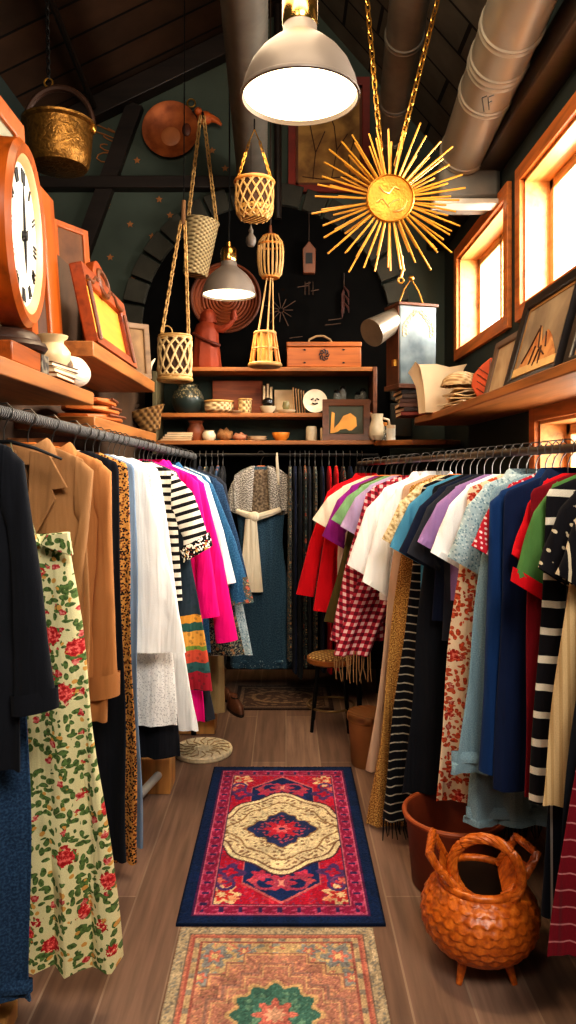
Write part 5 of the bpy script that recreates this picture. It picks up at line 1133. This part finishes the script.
MB().tube([(.13, 0, .04), (.06, -.015, .015), (-.02, -.03, -.01), (-.1, -.02, .01), (-.16, .0, .03)], [.018, .022, .026, .022, .016], 10).build('waist_wrap', CREAM, t)
MB().sphere((-.04, -.035, -.005), (.04, .03, .035)).build('knot', CREAM, t)
for x0, x1, l in ((-.05, -.03, .5), (-.075, -.085, .44)):
    m = MB(); rings = []; uv = []
    for k in range(10):
        u = k / 9; w = .026 + .022 * u; cx = x0 + (x1 - x0) * u
        rw = [(cx + w * math.cos(a), -.04 + .012 * math.sin(a) + .006 * math.sin(3 * w * 60 * math.cos(a)), -.02 - (l - .02) * u) for a in [2 * math.pi * j / 16 for j in range(16)]]; rings.append(rw); uv += [(a, c_) for a, b, c_ in rw]
    m.loft(rings, True, (True, True), uv).build('scarf_tail', CREAM, t, sharp=80)
t = thing('belt_strap', 'thin cream strap hanging beside the tweed jacket on the back rail', 'strap', (px(277, BY), BY - .05, 1.6))
MB().tube([(0, .05, .014), (0, .03, .012), (0, 0, -.03), (.005, 0, -.1), (.012, -.005, -.2)], [.004, .006, .009, .011, .009], 8).build('strap', CREAM, t)

# ------------------------------------------------------------------ rugs (colour worked out per knot in mesh attributes)
def rug(name, label, x0, x1, y0, y1, fn, res=.0042):
    w, l = x1 - x0, y1 - y0; nx, ny = int(w / res), int(l / res)
    xs, ys_ = np.linspace(-w / 2, w / 2, nx), np.linspace(-l / 2, l / 2, ny); X, Y = np.meshgrid(xs, ys_)
    colr = fn(X, Y, w / 2, l / 2).astype(np.float32)
    if fn is rug_faded: colr = colr * .85 + np.array((176, 146, 120)) * .15
    rs = np.random.RandomState(3)
    g = rs.normal(0, 1, X.shape); g2 = rs.normal(0, 1, (ny // 12 + 2, nx // 12 + 2)); g2 = np.kron(g2, np.ones((12, 12)))[:ny, :nx]
    colr *= (1 + .10 * g + .05 * g2)[..., None]
    c_ = np.clip(colr, 0, 255) / 255; c_ = np.where(c_ <= .04045, c_ / 12.92, ((c_ + .055) / 1.055) ** 2.4)
    Zz = .008 + .0012 * np.sin(X * 9 + 1) * np.cos(Y * 7) + .0006 * g
    vs = np.stack([X, Y, Zz], -1).reshape(-1, 3); cols = np.concatenate([c_.reshape(-1, 3), np.ones((nx * ny, 1))], 1)
    idx = np.arange(nx * ny).reshape(ny, nx); fs = np.stack([idx[:-1, :-1], idx[:-1, 1:], idx[1:, 1:], idx[1:, :-1]], -1).reshape(-1, 4)
    border = list(idx[0, :]) + list(idx[1:, -1]) + list(idx[-1, -2::-1]) + list(idx[-2:0, 0]); o = len(vs)
    bv = [(vs[i][0], vs[i][1], 0.0) for i in border]; n_ = len(border)
    bf = [(border[i], border[(i + 1) % n_], o + (i + 1) % n_, o + i) for i in range(n_)]
    m = MB(); m.v = [tuple(v) for v in vs] + bv; m.f = [tuple(int(q) for q in f_) for f_ in fs] + bf; m.uv = [(v[0], v[1]) for v in m.v]
    cols = np.concatenate([cols, cols[border]])
    n = N(name + ' pile', .95, 0, .1); at = n.t.nodes.new('ShaderNodeAttribute'); at.attribute_name = 'Col'; n.base(at.outputs[0])
    n.bump(n.noise(n.coord(), 260, 2), .5, .004); n.b.inputs['Sheen Weight'].default_value = .05
    t = thing(name, label, 'rug', ((x0 + x1) / 2, (y0 + y1) / 2, .0005)); m.build('rug_pile', n.m, t, colors=cols, sharp=180)
    return t
def lay(c_, mask, colr): c_[mask] = colr
def motif(X, Y, s, ph=0): return np.sin(X * s + 1.7 * np.sin(Y * s * .7 + ph)) * np.sin(Y * s + 1.7 * np.sin(X * s * .6 + ph))
def flower(X, Y, cx, cy, r_, k=6, a0=0, am=.28):
    dx, dy = X - cx, Y - cy; rr = np.hypot(dx, dy); th = np.arctan2(dy, dx); return rr / (r_ * (1 + am * np.cos(k * th + a0)))
def rug_red(X, Y, w, l):
    ax, ay = np.abs(X), np.abs(Y); d = np.minimum(w - ax, l - ay); c_ = np.zeros(X.shape + (3,)); c_[:] = (186, 28, 58)
    lay(c_, motif(X, Y, 150) > .55, (150, 60, 96)); lay(c_, motif(X, Y, 95, 2) > .72, (206, 70, 84))
    navy = (ax < .138) & (ay + ax * .85 < .515); edge = (ax < .146) & (ay + ax * .85 < .530)
    lay(c_, edge, (196, 110, 110)); lay(c_, navy, (30, 50, 98))
    for sy in (-1, 1):
        lay(c_, navy & (flower(X, Y, 0, sy * .40, .045) < 1), (190, 66, 90)); lay(c_, navy & (flower(X, Y, 0, sy * .40, .02) < 1), (226, 160, 140))
        for sx in (-1, 1):
            lay(c_, navy & (flower(X, Y, sx * .078, sy * .35, .032, 5) < 1), (182, 60, 88)); lay(c_, navy & (np.abs(np.hypot(X - sx * .055, Y - sy * .40) - .04) < .007), (176, 74, 100)); lay(c_, navy & (flower(X, Y, sx * .105, sy * .385, .017, 4) < 1), (200, 90, 100))
    for sx in (-1, 1):
        for sy in (-1, 1):
            fl = flower(X, Y, sx * .21, sy * .475, .056, 7); lay(c_, fl < 1, (226, 196, 150)); lay(c_, fl < .62, (204, 60, 56)); lay(c_, fl < .28, (232, 206, 160))
            fl = flower(X, Y, sx * .19, sy * .33, .042, 4, .6); lay(c_, (fl < 1.15) & (fl > .55), (86, 60, 112)); lay(c_, np.abs(np.hypot((X - sx * .2) * 1.2, (Y - sy * .41)) - .035) < .008, (84, 62, 118)); lay(c_, flower(X, Y, sx * .165, sy * .5, .016, 5) < 1, (226, 160, 120))
            lay(c_, np.abs(np.hypot((X - sx * .225), (Y - sy * .385) * 1.5) - .04) < .006, (120, 70, 110)); lay(c_, flower(X, Y, sx * .225, sy * .385, .018, 5) < 1, (214, 120, 104))
    th = np.arctan2(Y / .31, X / .275); rr = np.hypot(X / .275, Y / .31)
    lob = 1 + .06 * np.cos(4 * th) + .05 * np.cos(8 * th) + .14 * np.exp(-((np.abs(X) - .26) / .06) ** 2) * np.exp(-(Y / .05) ** 2)
    q = rr / lob; lay(c_, q < 1.03, (86, 46, 54)); lay(c_, q < 1, (226, 208, 168)); lay(c_, (q < .93) & (q > .90), (120, 84, 60)); med = q < .9
    lay(c_, med & (motif(X, Y, 120, 1) > .42), (150, 118, 88)); lay(c_, med & (motif(X, Y, 170, 3) < -.6), (232, 216, 176)); lay(c_, (q < .72) & (q > .69), (150, 116, 76))
    ce = np.hypot(X / .12, Y / .125) / (1 + .14 * np.cos(4 * th) + .06 * np.cos(12 * th)); lay(c_, ce < 1.06, (160, 120, 80)); lay(c_, ce < 1, (40, 56, 98)); lay(c_, (ce < .8) & (motif(X, Y, 150) > .3), (176, 80, 100)); lay(c_, flower(X, Y, 0, 0, .062, 8) < 1, (196, 44, 66)); lay(c_, flower(X, Y, 0, 0, .03, 6) < 1, (224, 120, 120)); lay(c_, np.hypot(X, Y) < .012, (60, 50, 90))
    lay(c_, d < .112, (54, 44, 84)); lay(c_, d < .107, (196, 120, 124)); lay(c_, d < .102, (146, 34, 74))
    bd = (d < .102) & (d > .056); sgn = np.where(w - ax < l - ay, Y, X); lay(c_, bd & (np.sin(sgn * 95 + 2 * np.sin(d * 120)) * np.sin(d * 130) > .25), (190, 84, 118)); lay(c_, bd & (np.sin(sgn * 95 + 2) > .8) & (np.abs(d - .079) < .014), (62, 48, 92))
    lay(c_, d < .056, (200, 110, 130)); lay(c_, d < .051, (92, 34, 80)); lay(c_, d < .046, (20, 40, 76)); lay(c_, d < .006, (14, 24, 46)); return c_
def rug_faded(X, Y, w, l):
    ax, ay = np.abs(X), np.abs(Y); d = np.minimum(w - ax, l - ay); c_ = np.zeros(X.shape + (3,)); c_[:] = (198, 170, 126)
    lay(c_, motif(X, Y, 75, 1) > .55, (138, 146, 142)); lay(c_, motif(X, Y, 110, 3) < -.6, (200, 124, 104)); lay(c_, motif(X, Y, 140, 5) > .7, (214, 190, 130))
    for sx in (-1, 1):
        for sy in (-1, 1):
            for fx, fy, r_ in ((.19, .245, .045), (.10, .27, .03), (.225, .15, .036)):
                fl = flower(X, Y, sx * fx, sy * fy, r_, 6); lay(c_, fl < 1, (134, 140, 142)); lay(c_, fl < .55, (206, 116, 100)); lay(c_, fl < .25, (222, 196, 140))
    def step(g): return (ax < np.select([ay < .10 + g, ay < .155 + g, ay < .205 + g, ay < .25 + g], [.232 + g, .19 + g, .14 + g, .09 + g], 0))
    lay(c_, step(.012), (150, 104, 92)); lay(c_, step(.006), (208, 160, 118)); f_ = step(0); lay(c_, f_, (186, 126, 108)); lay(c_, f_ & (motif(X, Y, 130) > .4), (172, 128, 106)); lay(c_, f_ & (motif(X, Y, 160, 2) > .6), (208, 150, 116)); lay(c_, f_ & (motif(X, Y, 90, 4) < -.7), (160, 104, 96))
    lay(c_, step(-.035) & ~step(-.042), (150, 112, 104)); lay(c_, step(-.05) & ~step(-.054), (216, 176, 132))
    fl = flower(X, Y, 0, 0, .115, 12, 0, .09); lay(c_, fl < 1.12, (212, 176, 126)); lay(c_, fl < 1, (56, 112, 102)); lay(c_, (fl < .85) & (motif(X, Y, 120) > .2), (96, 146, 124)); fl = flower(X, Y, 0, 0, .05, 8); lay(c_, fl < 1, (210, 112, 100)); lay(c_, fl < .5, (228, 176, 146))
    sgn = np.where(w - ax < l - ay, Y, X)
    lay(c_, d < .082, (160, 90, 80)); lay(c_, d < .076, (198, 172, 132)); bd = (d < .076) & (d > .056); lay(c_, bd & (np.sin(sgn * 90) > .6), (140, 134, 122))
    lay(c_, d < .056, (176, 92, 82)); lay(c_, d < .049, (196, 118, 98)); lay(c_, d < .042, (184, 168, 138)); lay(c_, (d < .042) & (motif(X, Y, 190) > .35), (134, 132, 122)); lay(c_, (d < .042) & (d > .038), (116, 104, 92)); lay(c_, d < .008, (150, 138, 116)); lay(c_, d < .003, (104, 64, 48)); return c_
def rug_dim(X, Y, w, l):
    d = np.minimum(w - np.abs(X), l - np.abs(Y)); c_ = np.zeros(X.shape + (3,)); c_[:] = (66, 46, 34); lay(c_, motif(X, Y, 60) > .3, (104, 82, 62)); lay(c_, d < .06, (52, 36, 30)); lay(c_, (d < .05) & (d > .03), (110, 88, 68)); lay(c_, np.abs(np.hypot(X, Y * 1.6) - .2) < .015, (120, 96, 70)); return c_
rug('rug', 'red and navy oriental rug with cream medallion in the middle of the aisle', -.362, .328, 2.43, 3.72, rug_red)
rug('rug', 'faded rose and tan rug with a green medallion at the front of the aisle', -.345, .285, 1.635, 2.415, rug_faded)
rug('rug', 'dim brown patterned rug at the far end near the stool', -.33, .30, 4.62, 5.12, rug_dim, .006)
# coil mat
t = thing('coil_mat', 'round cream coiled rope mat on the floor left of the red rug', 'mat', (px(203, 3.92), 3.925, .001))
MATC = plain('coil rope', C(232, 216, 182), .9, var=.25, scale=60, bump=.3)
MB().lathe([(.001, 0), (.15, 0), (.155, .008), (.15, .02), (.001, .02)], n=40, caps=(False, False)).build('mat_base', MATC, t)
m = MB(); pts = [((.012 + .0021 * k) * math.cos(k * .35), (.012 + .0021 * k) * math.sin(k * .35), .019) for k in range(66)]
m.tube([(p[0] * 1.0, p[1] * 1.0, p[2]) for p in pts], .0085, 6); m.tube(ringp(.147, .02, 36), .01, 8, True); m.build('coil', MATC, t)
m = MB()
for k in range(16): a = k * math.pi / 8; m.tube([(.05 * math.cos(a), .05 * math.sin(a), .026), (.1 * math.cos(a + .25), .1 * math.sin(a + .25), .027), (.145 * math.cos(a), .145 * math.sin(a), .028)], .003, 5)
m.build('stitching', plain('tan stitch', C(168, 140, 100), .8), t)
# ------------------------------------------------------------------ stool
t = thing('stool', 'round cane-seated stool with black metal legs and foot ring', 'stool', (px(331, 4.3), 4.33, 0))
SEATW = weave('cane seat', C(204, 162, 98), C(112, 74, 36), 90, 90, 'Object')
n = N('cane seat top', .5); x, y, z = n.sep(n.coord()); g = n.math('MULTIPLY', n.math('SINE', n.math('MULTIPLY', x, 170)), n.math('SINE', n.math('MULTIPLY', y, 170))); n.base(n.ramp(g, [(.2, C(130, 90, 46)), (.45, C(222, 186, 124))])); n.bump(g, .6, .006)
MB().lathe([(.001, .42), (.12, .42), (.132, .412), (.134, .40), (.12, .39), (.001, .39)], n=36, caps=(False, False)).build('seat', n.m, t)
MB().lathe([(.130, .412), (.14, .408), (.141, .385), (.13, .376), (.126, .39)], n=36, caps=(False, False)).build('seat_rim', wood('seat rim wood', C(150, 92, 44)), t)
for k in range(4):
    a = R(40 + 90 * k); MB().tube([(.105 * math.cos(a), .105 * math.sin(a), .375), (.15 * math.cos(a), .15 * math.sin(a), 0)], .010, 10).build('leg', BLACKM, t)
MB().tube(ringp(.136, .13, 36), .007, 8, True).build('foot_ring', plain('worn brass ring', C(120, 96, 60), .4, .6), t)
# bin
t = thing('wooden_bucket', 'small tan wooden bucket with lid standing beside the right rack', 'bucket', (px(369, 3.74), 3.78, 0))
MB().lathe([(.001, 0), (.082, 0), (.086, .01), (.102, .235), (.098, .24), (.001, .24)], n=36, caps=(False, False)).build('bucket_body', plain('tan bucket', C(158, 106, 58), .6, var=.2), t)
MB().lathe([(.105, .225), (.109, .235), (.109, .258), (.103, .266), (.06, .262), (.001, .262)], n=36, caps=(False, False)).build('lid', weave('bucket lid', C(150, 100, 54), C(104, 64, 32), 120, 120), t)
# terracotta planter
pc = Vector((px(455, 2.68), 2.69, 0))
t = thing('planter', 'wide plain terracotta planter on the floor under the right rack', 'planter', pc)
TP = plain('planter terracotta', C(122, 54, 28), .6, bump=.15, var=.2)
MB().lathe([(.001, 0), (.145, 0), (.152, .01), (.172, .22), (.182, .235), (.186, .25), (.18, .262), (.17, .258), (.162, .235), (.14, .03), (.001, .025)], n=48, caps=(False, False)).build('pot_body', TP, t)
MB().tube(ringp(.180, .258, 44), .009, 8, True).build('rim', plain('orange terracotta rim', C(164, 82, 42), .5), t)
# wicker basket with scales
bc = Vector((px(483, 2.2), 2.24, 0))
t = thing('wicker_basket', 'round glossy orange wicker basket with scale weave, ring handle and peg feet', 'basket', bc)
n = N('glossy orange wicker', .32, 0, .5); uvx = n.coord('UV'); g = n.noise(n.coord(), 60, 3); k_ = n.wave(n.map(uvx, (60, 1, 1)), 3, 1)
n.base(n.ramp(g, [(.3, C(156, 70, 18)), (.6, C(208, 110, 34)), (.8, C(226, 140, 56))])); n.bump(g, .4, .006); WIK = n.m
prof = []
for k in range(97):
    u = k / 96; a = -math.pi / 2 + u * math.pi * .80; prof.append((max(.02, .172 * max(0, math.cos(a)) ** .8), .165 + .125 * math.sin(a)))
NS = 24
def scale_f(a, z, i):
    rows = 13; v = i / 96 * rows; r_ = math.floor(v); fv = v - r_; x = (a / (2 * math.pi) * NS + .5 * (r_ % 2)) % 1 - .5
    s = 1 - min(1, (abs(x) * 2) ** 2.2); lip = (1 - fv) * (.6 + .4 * s) if fv > (abs(x) * 2) ** 2 * .45 else .15
    return 1 + .036 * lip
MB().lathe(prof, n=NS * 10, caps=(True, False), rf=scale_f).build('basket_body', WIK, t, sharp=70)
MB().lathe([(.11, .27), (.104, .255), (.12, .15), (.09, .06), (.001, .05)], n=36, caps=(False, False)).build('inner_lining', BASKETI, t)
tp = prof[-1][1]; rt = prof[-1][0]
MB().tube(ringp(rt + .004, tp, 40), .012, 10, True).build('mouth_rim', WIK, t)
def braid(mb, pts, r_, k=3, tw=9):
    pts = [Vector(p) for p in pts]; m_ = len(pts)
    for s_ in range(k):
        q = []
        for i, p in enumerate(pts):
            tt = (pts[min(i + 1, m_ - 1)] - pts[max(i - 1, 0)]).normalized(); u_ = tt.orthogonal().normalized(); v_ = tt.cross(u_); a = 2 * math.pi * s_ / k + i / m_ * tw
            q.append(p + (u_ * math.cos(a) + v_ * math.sin(a)) * r_ * .6)
        mb.tube(q, r_ * .55, 7)
    return mb
ang = R(-20); D = Vector((math.cos(ang), math.sin(ang), 0))
m = MB(); rc = .325; rr_ = .098
braid(m, [(D.x * rr_ * math.cos(a), -.075 + D.y * rr_ * math.cos(a), rc + rr_ * .98 * math.sin(a)) for a in [2 * math.pi * k / 44 for k in range(45)]], .0145, 6, 26); m.build('ring_handle', WIK, t)
for s_ in (-1, 1):
    m = MB(); b0_ = Vector((s_ * .05, -.075, tp - .015)); p1 = Vector((s_ * .16, -.04, .36)); p2 = Vector((s_ * .13, .06, .375 if s_ < 0 else .36)); b1_ = Vector((s_ * .075, .075, tp))
    pts = [b0_.lerp(p1, q / 8) + Vector((s_ * .015 * math.sin(q / 8 * math.pi), 0, 0)) for q in range(8)] + [p1.lerp(p2, q / 6) for q in range(6)] + [p2.lerp(b1_, q / 7) for q in range(8)]
    braid(m, pts, .012, 5, 30); m.build('side_handle', WIK, t)
    # woven gusset between body and side handle
    m = MB(); m.loft([[b0_, b0_.lerp(p1, .5), p1.lerp(b0_, .25)], [b1_ + Vector((0, 0, -.01)), b1_.lerp(p2, .4), p2.lerp(b1_, .45)]], False, (False, False)); m.build('handle_web', WIK, t)
for k in range(4):
    a = R(45 + 90 * k); MB().tube([(.09 * math.cos(a), .09 * math.sin(a), .065), (.115 * math.cos(a), .115 * math.sin(a), .0)], [.016, .009], 8).build('foot', WIK, t)
# shoes
def shoe(label, loc, rz, c_, nm='shoe', boot=False, grp=None):
    t = thing(nm, label, 'shoe', loc, (0, 0, R(rz)), grp)
    def outline(s, z): return [(s * .042 * math.sin(a) * (1 + .15 * math.cos(a)), .13 * math.cos(a) * s - .0, z) for a in [2 * math.pi * k / 24 for k in range(24)]]
    MB().loft([outline(1, 0), outline(1.02, .008), outline(1, .018)], True, (True, True)).build('sole', plain('dark sole', C(36, 24, 18), .6), t)
    rings = []
    for u, z in ((1, .018), (.98, .03), (.9, .05)): rings.append(outline(u, z))
    rings.append([(x * .8, y * .75 + .02 if y < 0 else y * .8 + .02, .068 + .02 * (y > .03)) for x, y, z in outline(.8, 0)])
    rings.append([(x * .7, y * .55 + .055, .085) for x, y, z in outline(.6, 0)])
    MB().loft(rings, True, (True, True)).build('upper', c_, t, sharp=70)
    if boot: MB().lathe([(.034, .0), (.036, .04), (.04, .08), (.043, .11), (.038, .108), (.03, .01)], (0, .055, .07), 20, caps=(False, False)).build('boot_shaft', c_, t)
    MB().tube([(.02 * math.cos(a), .02 + .03 * math.sin(a), .082) for a in [2 * math.pi * k / 12 for k in range(12)]], .004, 5, True).build('topline', plain('dark sole', C(36, 24, 18), .6), t)
    return t
shoe('brown woven leather shoe, nearer one under the khaki trousers', (px(235, 4.52), 4.6, 0), 20, plain('brown shoe leather', C(96, 58, 38), .45, bump=.5), grp='brown shoes')
shoe('brown leather ankle boot behind the front shoe under the khaki trousers', (px(222, 4.75), 4.87, 0), 30, plain('brown shoe leather', C(96, 58, 38), .45), boot=True, grp='brown shoes', nm='ankle_boot')
t = thing('pink_cloth', 'small red folded cloth on the far wooden foot block under the left rack', 'cloth', (-.46, 4.27, .102)); m = MB(); sheet(m, (0, 0, .012), .12, .1, .2, .012, 1, .008); m.build('cloth_sheet', RED, t)
t = thing('floor_board_box', 'corner of a pale wooden crate on the floor below the long denim skirt', 'crate', (-.83, 2.02, 0))
MB().bb((-.98, 1.72, 0), (-.735, 2.03, .05)).build('crate_side', BLK, t, True, bevel=.003)

# ------------------------------------------------------------------ light
w = bpy.data.worlds.new('sky'); sc.world = w; w.use_nodes = True
bg = w.node_tree.nodes['Background']; bg.inputs[0].default_value = (1, .95, .86, 1); bg.inputs[1].default_value = 4.0
def area(name, loc, rot, sx, sy, e, c_):
    d = bpy.data.lights.new(name, 'AREA'); d.shape = 'RECTANGLE'; d.size = sx; d.size_y = sy; d.energy = e; d.color = c_
    o = bpy.data.objects.new(name, d); col.objects.link(o); o.location = loc; o.rotation_euler = rot; return o
# daylight at the windows (aimed into the room and down)
for y, z, l, h, e in ((4.55, 2.75, 1.2, .7, 110), (3.0, 2.75, 1.5, .7, 170), (2.9, 1.5, 1.2, .45, 30)):
    area('window_daylight', (1.62, y, z), (0, R(72), 0), h, l, e, (1, .95, .87))
s = bpy.data.lights.new('sun', 'SUN'); s.energy = 3.0; s.angle = R(35); s.color = (1, .93, .82); so = bpy.data.objects.new('sun', s); col.objects.link(so)
so.rotation_euler = Vector((-1, .25, -.62)).to_track_quat('-Z', 'Y').to_euler(); so.location = (4, 2, 4)
def aim(o, tgt): o.rotation_euler = (Vector(tgt) - o.location).to_track_quat('-Z', 'Y').to_euler()
aim(area('front_fill', (.75, -.35, 3.3), (0, 0, 0), 1.2, 1.0, 108, (1, .93, .83)), (-.45, 2.7, 1.1))  # added fill from behind the camera, not a fixture of the room
aim(area('front_fill', (-.9, -.5, 3.3), (0, 0, 0), .8, .8, 20, (1, .92, .82)), (.7, 3.0, 1.5))  # second added fill behind the camera, aimed at the right rack
area('aisle_fill', (-.05, 3.3, 3.3), (0, 0, 0), .5, 2.2, 22, (1, .78, .52))  # added fill shining down over the aisle; the ceiling itself does not glow
area('upper_fill', (.05, 1.9, 3.5), (R(100), 0, 0), 1.2, .5, 26, (1, .82, .6))  # added fill to brighten back wall, ceiling and ducts; no lamp hangs there

sc.view_settings.view_transform = 'Standard'; sc.view_settings.look = 'Medium High Contrast'; sc.view_settings.exposure = 0.0
sc.cycles.use_denoising = True; sc.cycles.max_bounces = 6; sc.cycles.diffuse_bounces = 3; sc.cycles.glossy_bounces = 2; sc.cycles.transparent_max_bounces = 6
sc.cycles.sample_clamp_indirect = 4.0
